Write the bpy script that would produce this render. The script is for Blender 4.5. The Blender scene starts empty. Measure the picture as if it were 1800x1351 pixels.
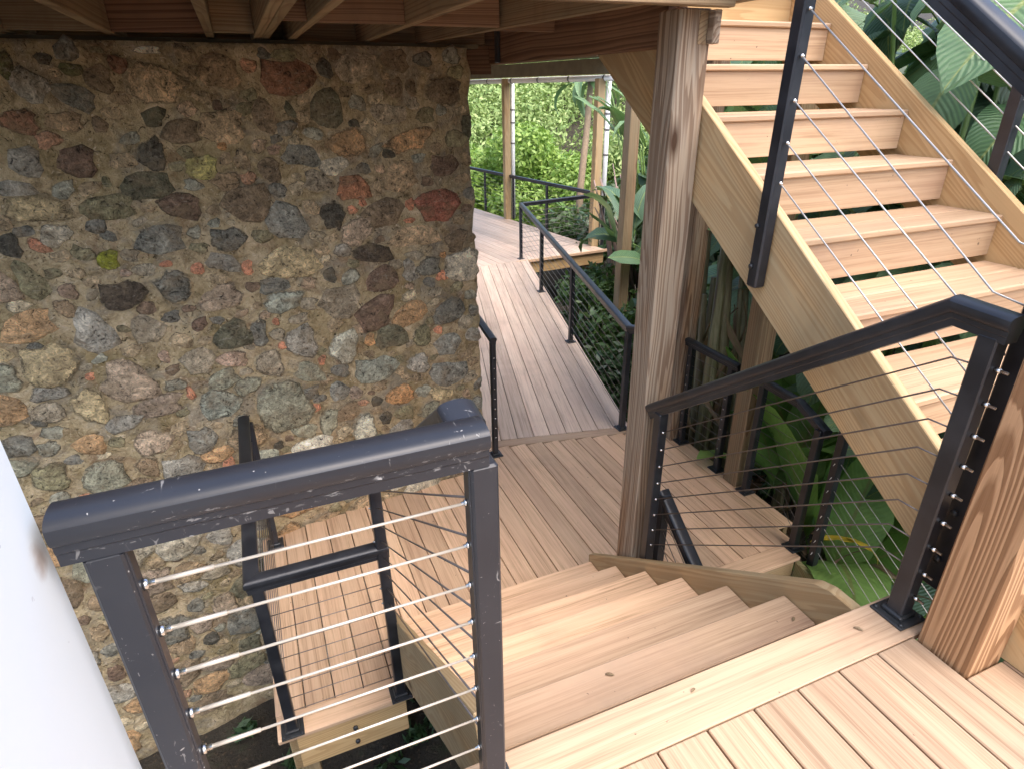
import bpy, bmesh, math, random
import numpy as np
from mathutils import Vector as V, Matrix, noise as mnoise

random.seed(7)
rng = np.random.default_rng(7)
scene = bpy.context.scene
col = scene.collection

# ------------------------------------------------------------------ camera, world, sun, exposure
cd = bpy.data.cameras.new("camera"); cam = bpy.data.objects.new("camera", cd); col.objects.link(cam)
cd.sensor_width = 36.0; cd.lens = 36.0 * 1082.1 / 1800.0
cd.clip_start = 0.02; cd.clip_end = 2000
yaw, pitch, roll = 0.3872, 0.4483, -0.0131
f = V((math.sin(yaw) * math.cos(pitch), math.cos(yaw) * math.cos(pitch), -math.sin(pitch)))
r = V((math.cos(yaw), -math.sin(yaw), 0)); u = r.cross(f)
r2 = math.cos(roll) * r + math.sin(roll) * u; u2 = -math.sin(roll) * r + math.cos(roll) * u
CAM = V((-1.3838, -0.8841, 1.4197))
cam.matrix_world = Matrix(((r2.x, u2.x, -f.x, CAM.x), (r2.y, u2.y, -f.y, CAM.y), (r2.z, u2.z, -f.z, CAM.z), (0, 0, 0, 1)))
scene.camera = cam

SUN_EL, SUN_AZ = math.radians(60), math.radians(158)      # azimuth from +Y towards +X
w = bpy.data.worlds.new("World"); scene.world = w; w.use_nodes = True
wn = w.node_tree.nodes; wl = w.node_tree.links
sky = wn.new("ShaderNodeTexSky"); sky.sky_type = 'NISHITA'; sky.sun_disc = False
sky.sun_elevation = SUN_EL; sky.sun_rotation = SUN_AZ
sky.air_density = 0.8; sky.dust_density = 3.0; sky.ozone_density = 1.0
wl.new(sky.outputs[0], wn["Background"].inputs[0]); wn["Background"].inputs[1].default_value = 0.15
sd = bpy.data.lights.new("sun", 'SUN'); sd.energy = 0.75; sd.angle = math.radians(70); sd.color = (1.0, 0.965, 0.93)
so = bpy.data.objects.new("sun", sd); col.objects.link(so)
sdir = V((math.sin(SUN_AZ) * math.cos(SUN_EL), math.cos(SUN_AZ) * math.cos(SUN_EL), math.sin(SUN_EL)))
so.rotation_euler = sdir.to_track_quat('Z', 'Y').to_euler(); so.location = (4, -6, 12)
scene.view_settings.view_transform = 'Standard'; scene.view_settings.look = 'None'
scene.view_settings.exposure = 1.9; scene.view_settings.gamma = 1.0
scene.view_settings.use_curve_mapping = False
scene.cycles.max_bounces = 8
scene.cycles.diffuse_bounces = 5

# ------------------------------------------------------------------ node helpers
class NT:
    def __init__(s, name):
        s.m = bpy.data.materials.new(name); s.m.use_nodes = True
        s.t = s.m.node_tree; s.n = s.t.nodes; s.b = s.n["Principled BSDF"]
    def new(s, typ, **kw):
        n = s.n.new(typ)
        for k, v in kw.items(): setattr(n, k, v)
        return n
    def link(s, a, b): s.t.links.new(a, b)
    def put(s, sock, v):
        if isinstance(v, bpy.types.NodeSocket): s.link(v, sock)
        else:
            if isinstance(v, (tuple, list)) and sock.type == 'RGBA' and len(v) == 3: v = (*v, 1)
            sock.default_value = v
    def math(s, op, a, b=0.0, c=None, clamp=False):
        n = s.new("ShaderNodeMath", operation=op, use_clamp=clamp)
        s.put(n.inputs[0], a); s.put(n.inputs[1], b)
        if c is not None: s.put(n.inputs[2], c)
        return n.outputs[0]
    def vmath(s, op, a, b=(0, 0, 0)):
        n = s.new("ShaderNodeVectorMath", operation=op); s.put(n.inputs[0], a)
        if op == 'SCALE': s.put(n.inputs['Scale'], b)
        else: s.put(n.inputs[1], b)
        return n.outputs[0]
    def mix(s, fac, a, b, mode='MIX'):
        n = s.new("ShaderNodeMix", data_type='RGBA', blend_type=mode)
        s.put(n.inputs[0], fac); s.put(n.inputs[6], a); s.put(n.inputs[7], b)
        return n.outputs[2]
    def noise(s, vec, scale, detail=4, rough=.55, dist=0.0):
        n = s.new("ShaderNodeTexNoise"); s.put(n.inputs['Vector'], vec)
        n.inputs['Scale'].default_value = scale; n.inputs['Detail'].default_value = detail
        n.inputs['Roughness'].default_value = rough; n.inputs['Distortion'].default_value = dist
        return n.outputs['Fac']
    def ramp(s, fac, stops, interp='LINEAR'):
        n = s.new("ShaderNodeValToRGB"); n.color_ramp.interpolation = interp
        e = n.color_ramp.elements
        while len(e) < len(stops): e.new(.5)
        for i, (p, c) in enumerate(stops):
            e[i].position = p; e[i].color = (*c, 1) if isinstance(c, (tuple, list)) else (c, c, c, 1)
        s.put(n.inputs[0], fac); return n.outputs[0]
    def bump(s, h, strength=.3, dist=.01):
        n = s.new("ShaderNodeBump"); n.inputs['Strength'].default_value = strength; n.inputs['Distance'].default_value = dist
        s.put(n.inputs['Height'], h); s.link(n.outputs[0], s.b.inputs['Normal'])
    def objco(s, jitter=7.0):
        tc = s.new("ShaderNodeTexCoord").outputs['Object']
        rnd = s.new("ShaderNodeObjectInfo").outputs['Random']
        off = s.vmath('SCALE', (1.0, 1.7, 2.3), s.math('MULTIPLY', rnd, jitter))
        return s.vmath('ADD', tc, off), tc, rnd
    def scl(s, vec, sc): return s.vmath('MULTIPLY', vec, sc)

def composite(name, ca, cb, cc, rough=.5):
    t = NT(name); co, raw, rnd = t.objco(11)
    fine = t.noise(t.scl(co, (2.6, 190, 190)), 1.0, 3, .65)
    mid = t.noise(t.scl(co, (1.2, 40, 40)), 1.0, 4, .65, .5)
    big = t.noise(t.scl(co, (1.4, 5, 5)), 1.0, 3, .5)
    g = t.math('ADD', t.math('MULTIPLY', fine, .45), t.math('MULTIPLY', mid, .55))
    c = t.ramp(g, [(.375, cc), (.47, cb), (.565, ca)])
    c = t.mix(t.math('MULTIPLY', t.ramp(big, [(.42, 0.0), (.68, 1.0)]), .40), c, t.mix(.5, cb, (.50, .28, .20)))
    br = t.math('ADD', .84, t.math('MULTIPLY', rnd, .30))
    c = t.mix(1.0, c, t.vmath('SCALE', (1, 1, 1), br), 'MULTIPLY')
    # smudges and dirt
    geo = t.new("ShaderNodeNewGeometry").outputs['Position']
    d = t.noise(geo, 1.9, 6, .65)
    c = t.mix(t.math('MULTIPLY', t.ramp(d, [(.52, 0.0), (.75, 1.0)]), .28), c, (.20, .15, .12))
    sp = t.noise(geo, 42, 2, .5)
    c = t.mix(t.ramp(sp, [(.745, 0.0), (.775, .75)]), c, (.07, .05, .035))
    t.put(t.b.inputs['Base Color'], c)
    t.put(t.b.inputs['Roughness'], t.math('ADD', rough, t.math('MULTIPLY', d, .25)))
    t.b.inputs['Specular IOR Level'].default_value = .38
    t.bump(g, .22, .004)
    return t.m

def timber(name, early, late, freq=55., grey=None, rough=.75, tilt=.05, off=(.03, .10), warp=.02, knots=True, sharp=.72, stain=.35, bumpk=.35, wsx=.9, soft=1.0, cont=0.0, cx=.62):
    t = NT(name); co, raw, rnd = t.objco(5)
    sx = t.new("ShaderNodeSeparateXYZ"); t.link(raw, sx.inputs[0]); X, Y, Z = sx.outputs
    warpn = t.noise(t.scl(co, (wsx, 3.5, 3.5)), 1.0, 1, .4)
    warp2 = t.noise(t.scl(co, (1.6, 14, 14)), 1.0, 2, .45)
    wv = t.math('MULTIPLY', t.math('SUBTRACT', warpn, .5), warp * 4)
    wv2 = t.math('MULTIPLY', t.math('SUBTRACT', warp2, .5), warp * .9)
    r1 = t.math('SUBTRACT', rnd, .5)
    y = t.math('ADD', t.math('ADD', Y, t.math('MULTIPLY', X, tilt)), t.math('ADD', off[0], t.math('MULTIPLY', r1, .10)))
    z = t.math('ADD', t.math('ADD', Z, t.math('MULTIPLY', X, tilt * -.6)), off[1])
    d = t.math('SQRT', t.math('ADD', t.math('MULTIPLY', y, y), t.math('MULTIPLY', z, z)))
    d = t.math('ADD', t.math('ADD', d, wv), wv2)
    nd = t.new('ShaderNodeCombineXYZ'); t.put(nd.inputs[0], t.math('MULTIPLY', d, 38.)); t.put(nd.inputs[1], t.math('MULTIPLY', rnd, 9.))
    d = t.math('ADD', d, t.math('MULTIPLY', t.math('SUBTRACT', t.noise(nd.outputs[0], 1.0, 2, .5), .5), .05))
    rv = t.math('MULTIPLY', d, freq * (1 - cont))
    if cont: rv = t.math('ADD', rv, t.math('MULTIPLY', t.noise(t.scl(co, (cx, 8, 8)), 1.0, .6, .3), cont * 30))
    ring = t.math('FRACT', rv)
    fine = t.noise(t.scl(co, (3, 140, 140)), 1.0, 3, .6)
    rg = t.ramp(ring, [(0.0, .15), (sharp * .55, .25), (sharp, .95), (.93, 1.0), (1.0, .1)])
    fac = t.math('ADD', t.math('MULTIPLY', rg, .85 * soft), t.math('MULTIPLY', t.math('SUBTRACT', fine, .5), .55), clamp=True)
    c = t.mix(fac, early, late)
    if grey:
        gn = t.noise(t.scl(co, (1.2, 9, 9)), 1.0, 5, .6)
        c = t.mix(t.ramp(gn, [(.33, 0.0), (.55, .9)]), c, t.mix(t.math('MULTIPLY', fac, .7), grey, late))
    if knots:
        vo = t.new("ShaderNodeTexVoronoi"); t.put(vo.inputs['Vector'], t.scl(co, (1.5, 4.5, 4.5))); vo.inputs['Scale'].default_value = 1.0
        kd = vo.outputs['Distance']
        c = t.mix(t.ramp(kd, [(.045, 1.0), (.085, .55), (.15, 0.0)]), c, tuple(k * .45 for k in late))
    geo = t.new("ShaderNodeNewGeometry").outputs['Position']
    sn = t.noise(t.scl(geo, (3, 3, 1.2)), 1.0, 5, .6)
    c = t.mix(t.math('MULTIPLY', t.ramp(sn, [(.50, 0.0), (.72, 1.0)]), stain), c, tuple(k * .35 for k in early))
    br = t.math('ADD', .82, t.math('MULTIPLY', rnd, .34))
    c = t.mix(1.0, c, t.vmath('SCALE', (1, 1, 1), br), 'MULTIPLY')
    t.put(t.b.inputs['Base Color'], c); t.b.inputs['Roughness'].default_value = rough
    t.b.inputs['Specular IOR Level'].default_value = .25
    t.bump(t.math('ADD', fac, t.math('MULTIPLY', fine, .5)), bumpk, .003)
    return t.m

M = {}
M['plank'] = composite("composite_tan", (.53, .375, .245), (.45, .31, .195), (.32, .205, .125))
M['plank_shade_lift'] = composite("composite_tan_shade_lift", (.74, .505, .32), (.65, .43, .265), (.45, .28, .16))  # same boards as the near deck, colour brightened to offset the shade
M['plank_grey'] = composite("composite_weathered", (.70, .54, .41), (.60, .45, .335), (.42, .30, .215), .36)
M['tread'] = composite("composite_tread", (.52, .36, .22), (.455, .305, .18), (.35, .22, .125))
M['post_orange'] = timber("post_orange", (.50, .305, .165), (.20, .10, .045), 62, None, .7, .040, (.135, .10), .008, True, .5, .12, .5, 1.7, 1.0, .72)
M['post_grey'] = timber("post_weathered", (.42, .265, .15), (.14, .07, .035), 70, (.42, .35, .26), .8, .03, (.10, .135), .010, True, .6, .3, .4, 2.0, 1.0, .34)
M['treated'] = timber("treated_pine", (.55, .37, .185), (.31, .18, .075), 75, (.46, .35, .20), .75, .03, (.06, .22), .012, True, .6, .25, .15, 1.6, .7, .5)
M['treated_lit'] = timber("treated_pine_lit", (.66, .45, .22), (.46, .27, .11), 65, None, .75, .03, (.05, .20), .012, True, .6, .12, .15, 1.6, .7, .5)  # treated pine again, colour lightened for boards in stronger light
M['joist'] = timber("old_joist", (.38, .25, .14), (.18, .105, .055), 70, (.28, .22, .13), .85, .02, (.05, .15), .015, True, .7, .7, .3)
M['blocking'] = timber("red_blocking", (.33, .20, .115), (.17, .09, .05), 80, None, .8, .02, (.05, .2), .012, True, .7, .5, .3)
M['beam'] = timber("brown_beam", (.27, .15, .085), (.105, .052, .028), 48, None, .8, .02, (.04, .16), .02, False, .7, .35, .4)
M['moss_wood'] = timber("mossy_timber", (.30, .24, .12), (.15, .11, .05), 60, (.27, .27, .13), .85, .03, (.03, .2), .02, True, .7, .4, .3)

def metal_black():
    t = NT("black_powder_coat"); tc = t.new("ShaderNodeTexCoord").outputs['Object']
    geo = t.new("ShaderNodeNewGeometry").outputs['Position']
    n = t.noise(geo, 9, 5, .6)
    c = t.mix(t.ramp(n, [(.4, 0.0), (.7, 1.0)]), (.012, .013, .017), (.028, .030, .035))
    t.put(t.b.inputs['Base Color'], c)
    t.put(t.b.inputs['Roughness'], t.math('ADD', .24, t.math('MULTIPLY', n, .28)))
    t.b.inputs['Specular IOR Level'].default_value = .6
    t.bump(t.noise(geo, 260, 2, .5), .06, .001)
    return t.m
M['black'] = metal_black()
def metal_worn():
    t = NT("scuffed_bronze_coat"); geo = t.new("ShaderNodeNewGeometry").outputs['Position']
    n = t.noise(geo, 6, 5, .6)
    c = t.mix(n, (.014, .0155, .021), (.030, .032, .038))
    s1 = t.noise(t.scl(geo, (26, 60, 60)), 1.0, 3, .6, .8)
    s2 = t.noise(t.scl(geo, (10, 10, 10)), 1.0, 3, .6)
    chips = t.math('MULTIPLY', t.ramp(s1, [(.66, 0.0), (.70, 1.0)]), t.ramp(s2, [(.53, 0.0), (.62, 1.0)]))
    dust = t.ramp(t.noise(geo, 120, 2, .5), [(.745, 0.0), (.79, .8)])
    sz = t.new('ShaderNodeSeparateXYZ'); t.link(geo, sz.inputs[0])
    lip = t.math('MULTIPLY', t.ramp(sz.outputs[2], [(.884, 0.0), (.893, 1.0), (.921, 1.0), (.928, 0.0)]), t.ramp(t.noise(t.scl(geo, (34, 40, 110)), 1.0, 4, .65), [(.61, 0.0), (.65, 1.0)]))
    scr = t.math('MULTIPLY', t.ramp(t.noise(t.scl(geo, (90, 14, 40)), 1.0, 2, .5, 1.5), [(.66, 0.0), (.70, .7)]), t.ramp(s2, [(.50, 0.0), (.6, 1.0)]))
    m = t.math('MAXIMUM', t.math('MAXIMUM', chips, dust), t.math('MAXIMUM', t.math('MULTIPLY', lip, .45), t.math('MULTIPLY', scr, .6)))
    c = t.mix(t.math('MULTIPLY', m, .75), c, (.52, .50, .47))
    t.put(t.b.inputs['Base Color'], c)
    t.put(t.b.inputs['Roughness'], t.math('ADD', t.math('ADD', .22, t.math('MULTIPLY', n, .22)), t.math('MULTIPLY', m, .4)))
    t.b.inputs['Specular IOR Level'].default_value = .42
    t.bump(t.noise(geo, 220, 2, .5), .06, .001)
    return t.m
M['worn'] = metal_worn()
def simple(name, c, rough=.5, metallic=0.0, var=.15, sc=20, spec=.5):
    t = NT(name); geo = t.new("ShaderNodeNewGeometry").outputs['Position']
    n = t.noise(geo, sc, 4, .6)
    t.put(t.b.inputs['Base Color'], t.mix(n, tuple(k * (1 - var) for k in c), tuple(min(1, k * (1 + var)) for k in c)))
    t.b.inputs['Roughness'].default_value = rough; t.b.inputs['Metallic'].default_value = metallic
    t.b.inputs['Specular IOR Level'].default_value = spec
    return t.m
M['steel'] = simple("stainless_cable", (.60, .57, .52), .35, .35)
M['steel_dark'] = simple("dull_cable", (.22, .19, .17), .45, .8)
M['cable_cream'] = simple("bright_cable", (.60, .54, .45), .4, .4)
M['stud'] = simple("steel_stud", (.72, .72, .70), .25, 1.0)
M['plate'] = simple("worn_black_plate", (.03, .032, .034), .35, 0, .5, 40)
M['pvc'] = simple("white_pvc", (.78, .78, .74), .4, 0, .08, 8)
M['collar'] = simple("grey_collar", (.20, .19, .18), .6)
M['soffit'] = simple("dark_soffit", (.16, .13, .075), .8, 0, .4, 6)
def white_wall():
    t = NT("white_plaster"); geo = t.new("ShaderNodeNewGeometry").outputs['Position']
    n = t.noise(geo, 3, 5, .6); s = t.noise(geo, 55, 2, .5)
    c = t.mix(n, (.70, .745, .755), (.76, .80, .805))
    c = t.mix(t.ramp(s, [(.76, 0.0), (.79, .5)]), c, (.45, .45, .46))
    # rust stain where the rail end meets the wall
    dv = t.vmath('LENGTH', t.scl(t.vmath('SUBTRACT', geo, (-1.7065, -.10, .895)), (.3, 1.0, .9)))
    vm = t.n[-1]
    st = t.ramp(t.math('ADD', vm.outputs['Value'], t.math('MULTIPLY', t.math('SUBTRACT', t.noise(geo, 30, 4), .5), .03)), [(.006, .65), (.028, 0.0)])
    c = t.mix(st, c, (.28, .17, .10))
    t.put(t.b.inputs['Base Color'], c); t.b.inputs['Roughness'].default_value = .6
    t.bump(t.noise(geo, 130, 3, .6), .08, .002)
    return t.m
M['white'] = white_wall()
def wall_noise(t, geo):
    n1 = t.noise(geo, 5.5, 6, .68, .7); n2 = t.noise(geo, 19, 6, .72, 1.0); n3 = t.noise(geo, 64, 4, .7, .4)
    vo = t.new("ShaderNodeTexVoronoi"); vo.feature = 'F1'
    wv = t.vmath('ADD', geo, t.vmath('SCALE', t.new("ShaderNodeTexNoise").outputs['Color'], .12))
    t.put(vo.inputs['Vector'], wv); vo.inputs['Scale'].default_value = 9.0
    return n1, n2, n3, vo
def mortar_col(t, geo):
    n1, n2, n3, vo = wall_noise(t, geo)
    v = t.math('ADD', t.math('MULTIPLY', n1, .50), t.math('ADD', t.math('MULTIPLY', n2, .38), t.math('MULTIPLY', n3, .12)))
    c = t.ramp(v, [(.35, (.085, .070, .048)), (.43, (.28, .225, .145)), (.50, (.45, .37, .245)), (.57, (.56, .475, .335)), (.66, (.70, .62, .49))])  # contrast widened so the tone stands in for shading of the relief
    g = t.noise(geo, 2.3, 6, .65, .5)
    c = t.mix(t.ramp(g, [(.46, 0.0), (.62, .5)]), c, t.mix(n2, (.10, .09, .05), (.40, .32, .14)))
    g2 = t.noise(t.vmath('ADD', geo, (5, 3, 9)), 3.4, 6, .7, .7)
    c = t.mix(t.ramp(g2, [(.50, 0.0), (.62, .6)]), c, t.mix(n2, (.09, .085, .08), (.40, .38, .345)))
    g3 = t.noise(t.vmath('ADD', geo, (1, 8, 2)), 4.2, 6, .7, .7)
    c = t.mix(t.ramp(g3, [(.55, 0.0), (.66, .5)]), c, t.mix(n2, (.12, .07, .05), (.36, .23, .15)))
    pits = t.ramp(t.noise(geo, 30, 5, .7, 2.2), [(.34, .9), (.40, 0.0)])
    c = t.mix(pits, c, (.035, .028, .02))
    c = t.mix(t.ramp(t.noise(t.vmath('ADD', geo, (2, 2, 2)), 24, 5, .65, 2.5), [(.60, 0.0), (.67, .7)]), c, (.66, .60, .49))
    return c, n1, n2, n3, pits
def mortar():
    t = NT("old_mortar"); geo = t.new("ShaderNodeNewGeometry").outputs['Position']
    c, n1, n2, n3, pits = mortar_col(t, geo)
    c = t.mix(1.0, c, (1.18, 1.09, .93), 'MULTIPLY')
    t.put(t.b.inputs['Base Color'], c); t.b.inputs['Roughness'].default_value = .92
    t.b.inputs['Specular IOR Level'].default_value = .15
    t.bump(t.math('SUBTRACT', t.math('ADD', n2, t.math('MULTIPLY', n3, .6)), t.math('MULTIPLY', pits, .5)), 1.0, .025)
    return t.m
M['mortar'] = mortar()
def stone(islands=False):
    t = NT("small_field_stone" if islands else "field_stone"); geo = t.new("ShaderNodeNewGeometry").outputs['Position']
    mc, n1, n2, n3, pits = mortar_col(t, geo)
    oi = t.new("ShaderNodeObjectInfo"); base = oi.outputs['Color']; rnd = oi.outputs['Random']
    if islands:
        rnd = t.new("ShaderNodeNewGeometry").outputs['Random Per Island']
        base = t.ramp(rnd, [(0, (.25, .195, .13)), (.16, (.165, .16, .14)), (.26, (.34, .27, .18)), (.42, (.29, .255, .195)), (.52, (.38, .23, .155)), (.57, (.215, .195, .125)), (.70, (.26, .26, .215)), (.78, (.18, .13, .095)), (.86, (.42, .36, .255)), (.95, (.34, .255, .18))], 'CONSTANT')
    co = t.vmath('ADD', geo, t.vmath('SCALE', (3., 5., 7.), rnd))
    a = t.noise(co, 11, 6, .72, .9); b = t.noise(co, 38, 5, .72, 1.4); sv = t.noise(t.scl(co, (14, 14, 40)), 1.0, 5, .65, 2.0)
    ab = t.math('ADD', t.math('MULTIPLY', a, .55), t.math('MULTIPLY', b, .45))
    k = t.ramp(ab, [(.36, .28), (.45, 1.0), (.53, 1.62), (.64, 2.9)])  # wide tone range follows the bump, painting in the relief's shading
    c = t.mix(1.0, base, k, 'MULTIPLY')
    hue = t.noise(t.vmath('ADD', co, (4, 4, 4)), 7, 5, .65, .6)
    c = t.mix(t.ramp(hue, [(.48, 0.0), (.64, .55)]), c, t.mix(b, (.12, .09, .06), (.40, .31, .20)))
    c = t.mix(t.ramp(sv, [(.58, 0.0), (.67, .6)]), c, t.mix(.45, base, (.66, .62, .54)))
    c = t.mix(t.ramp(b, [(.34, .85), (.42, 0.0)]), c, (.032, .027, .022))
    ed = t.new("ShaderNodeAttribute", attribute_name="edge").outputs['Fac']
    e = t.math('ADD', t.math('ADD', ed, t.math('MULTIPLY', t.math('SUBTRACT', rnd, .32), .55)), t.math('MULTIPLY', t.math('SUBTRACT', t.noise(co, 15, 6, .75, .8), .5), 1.7))
    m = t.ramp(e, [(.62, 0.0), (.92, 1.0)])
    c = t.mix(m, c, mc)
    rim = t.ramp(e, [(.58, 0.0), (.72, .75), (.86, 0.0)])
    c = t.mix(t.math('MULTIPLY', rim, t.ramp(n1, [(.38, .1), (.52, 1.0)])), c, (.03, .025, .02))
    c = t.mix(1.0, c, (1.16, 1.09, .95), 'MULTIPLY')
    t.put(t.b.inputs['Base Color'], c); t.b.inputs['Roughness'].default_value = .85
    t.b.inputs['Specular IOR Level'].default_value = .22
    t.bump(t.math('ADD', t.math('ADD', a, t.math('MULTIPLY', b, .7)), t.math('MULTIPLY', n3, .4)), 1.0, .03)
    return t.m
M['stone'] = stone(); M['stone_small'] = stone(True)
def leafmat(name, ca, cb, veins=True, rough=.42, trans=.25, spots=None, vk=.24):
    t = NT(name); rnd = t.new("ShaderNodeObjectInfo").outputs['Random'] if veins else t.new("ShaderNodeNewGeometry").outputs['Random Per Island']
    geo = t.new("ShaderNodeNewGeometry").outputs['Position']
    c = t.mix(rnd, ca, cb)
    if veins:
        uv = t.new("ShaderNodeTexCoord").outputs['UV']; sx = t.new("ShaderNodeSeparateXYZ"); t.link(uv, sx.inputs[0])
        side = t.math('ABSOLUTE', t.math('SUBTRACT', sx.outputs[0], .5))
        ph = t.math('SUBTRACT', t.math('MULTIPLY', sx.outputs[1], 24.0), t.math('MULTIPLY', side, 9.0))
        wv = t.math('SINE', t.math('MULTIPLY', ph, 6.2832))
        wf = t.math('ADD', .5, t.math('MULTIPLY', wv, .5))
        c = t.mix(t.math('MULTIPLY', wf, vk), c, tuple(min(1, k * 1.7) for k in cb))
        c = t.mix(t.ramp(side, [(.018, 1.0), (.03, 0.0)]), c, (.30, .36, .12))
        n = t.noise(geo, 11, 4, .6)
        c = t.mix(t.math('MULTIPLY', t.ramp(n, [(.5, 0.0), (.7, 1.0)]), .3), c, tuple(k * .45 for k in ca))
        if spots:
            e = t.ramp(t.math('ADD', side, t.math('MULTIPLY', t.math('SUBTRACT', t.noise(geo, 7, 4), .5), .5)), [(.46, 0.0), (.58, 1.0)])
            c = t.mix(e, c, spots)
        t.bump(wf, vk * 1.8, .008)
    t.put(t.b.inputs['Base Color'], c); t.b.inputs['Roughness'].default_value = rough
    t.b.inputs['Specular IOR Level'].default_value = .5
    tr = t.new("ShaderNodeBsdfTranslucent"); t.put(tr.inputs[0], t.mix(.6, c, (.16, .26, .03)))
    mx = t.new("ShaderNodeMixShader"); mx.inputs[0].default_value = trans
    t.link(t.b.outputs[0], mx.inputs[1]); t.link(tr.outputs[0], mx.inputs[2])
    t.link(mx.outputs[0], t.n["Material Output"].inputs[0])
    return t.m
M['leaf_dark'] = leafmat("broad_leaf_dark", (.070, .145, .080), (.15, .235, .135), spots=(.30, .25, .08))
M['leaf_mid'] = leafmat("broad_leaf_mid", (.095, .19, .08), (.18, .29, .13))
M['leaf_bright'] = leafmat("banana_leaf_bright", (.18, .37, .08), (.30, .50, .14), trans=.45, vk=.10)
M['leaf_yellow'] = leafmat("yellow_leaf", (.62, .42, .03), (.70, .50, .05))
M['leaf_dry'] = leafmat("dry_leaf", (.20, .13, .075), (.36, .25, .16), rough=.8, trans=.1)
M['leaf_pink'] = leafmat("dry_sheath", (.30, .20, .17), (.42, .30, .26), rough=.8, trans=.1)
M['fol_bright'] = leafmat("foliage_bright", (.17, .31, .045), (.40, .54, .12), False, .5, .35)
M['fol_far'] = leafmat("foliage_far", (.22, .33, .09), (.46, .55, .20), False, .6, .3)  # colour lightened in place of distance haze
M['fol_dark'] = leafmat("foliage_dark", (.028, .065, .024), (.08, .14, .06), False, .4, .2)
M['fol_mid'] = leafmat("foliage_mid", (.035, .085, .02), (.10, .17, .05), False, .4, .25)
M['litter'] = leafmat("fallen_leaf", (.12, .07, .035), (.30, .20, .11), False, .8, .05)
M['bark'] = simple("bark", (.13, .10, .075), .9, 0, .5, 14)
M['palm_bark'] = simple("palm_bark", (.30, .22, .14), .9, 0, .45, 18)
def stem_mat():
    t = NT("banana_stem"); co, raw, rnd = t.objco(6)
    n = t.noise(t.scl(co, (1.2, 16, 16)), 1.0, 5, .65)
    c = t.ramp(n, [(.33, (.055, .035, .02)), (.45, (.14, .15, .06)), (.56, (.30, .31, .17)), (.68, (.36, .27, .15))])
    t.put(t.b.inputs['Base Color'], t.mix(t.math('MULTIPLY', rnd, .5), c, (.22, .15, .09)))
    t.b.inputs['Roughness'].default_value = .55; t.bump(n, .4, .01)
    return t.m
M['stem'] = stem_mat()
M['stem_green'] = simple("green_stalk", (.17, .27, .07), .45, 0, .4, 16)
def soil():
    t = NT("dark_soil"); geo = t.new("ShaderNodeNewGeometry").outputs['Position']
    n = t.noise(geo, 2.2, 8, .7); n2 = t.noise(geo, 30, 4, .7)
    c = t.ramp(n, [(.35, (.018, .015, .010)), (.55, (.05, .04, .025)), (.7, (.045, .055, .02))])
    t.put(t.b.inputs['Base Color'], t.mix(t.ramp(n2, [(.58, 0.0), (.68, .7)]), c, (.14, .09, .05)))
    t.b.inputs['Roughness'].default_value = .95; t.bump(t.math('ADD', n, n2), .8, .04)
    return t.m
M['soil'] = soil()

# ------------------------------------------------------------------ object helpers
W = {}
def link(name, mesh, mat=None, parent=None, mw=None, kind=None):
    o = bpy.data.objects.new(name, mesh); col.objects.link(o)
    if mat is not None and mesh is not None and not mesh.materials: mesh.materials.append(mat)
    mw = mw or Matrix.Identity(4)
    o.matrix_basis = mw; W[o.name] = mw.copy()
    if parent is not None:
        o.parent = parent; o.matrix_parent_inverse = W[parent.name].inverted()
    if kind: o['kind'] = kind
    return o
def thing(name, loc, label, cat, group=None):
    o = link(name, None, mw=Matrix.Translation(V(loc)))
    tag(o, label, cat, group); return o
def tag(o, label, cat, group=None):
    o['label'] = label; o['category'] = cat
    if group: o['group'] = group
def frame(A, B, up=(0, 0, 1)):
    A, B = V(A), V(B); x = (B - A).normalized(); up = V(up)
    if abs(x.dot(up)) > .999: up = V((0, 1, 0))
    y = up.cross(x).normalized(); z = x.cross(y)
    c = (A + B) / 2
    return Matrix(((x.x, y.x, z.x, c.x), (x.y, y.y, z.y, c.y), (x.z, y.z, z.z, c.z), (0, 0, 0, 1)))
_bar = {}
def bar_mesh(L, w, t, ch):
    key = (round(L, 3), round(w, 4), round(t, 4), ch)
    if key in _bar: return _bar[key]
    a, b = w / 2, t / 2
    prof = [(-a, -b + ch), (-a + ch, -b), (a - ch, -b), (a, -b + ch), (a, b - ch), (a - ch, b), (-a + ch, b), (-a, b - ch)]
    e = min(ch, L * .2)
    vs = []; fs = []
    for x, k in ((-L / 2, 1), (-L / 2 + e, 0), (L / 2 - e, 0), (L / 2, 1)):
        for (y, z) in prof:
            vs.append((x, y * (1 - k * ch / a), z * (1 - k * ch / b)))
    for s in range(3):
        for i in range(8):
            j = (i + 1) % 8; fs.append((s * 8 + i, s * 8 + j, s * 8 + 8 + j, s * 8 + 8 + i))
    fs.append(tuple(range(7, -1, -1))); fs.append(tuple(range(24, 32)))
    me = bpy.data.meshes.new("bar"); me.from_pydata(vs, [], fs); me.validate(); me.update()
    bm = bmesh.new(); bm.from_mesh(me); bmesh.ops.recalc_face_normals(bm, faces=bm.faces); bm.to_mesh(me); bm.free()
    _bar[key] = me; return me
def bar(name, A, B, w, t, mat, parent=None, up=(0, 0, 1), ch=.003, jit=0):
    """a bar from A to B, w wide across, t thick along up"""
    me = bar_mesh((V(B) - V(A)).length, w, t, ch)
    if me.materials and me.materials[0] != mat:
        k = (id(me), mat.name)
        if k not in _bar:
            m2 = me.copy(); m2.materials.clear(); m2.materials.append(mat); _bar[k] = m2
        me = _bar[k]
    return link(name, me, mat, parent, frame(A, B, up))
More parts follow.
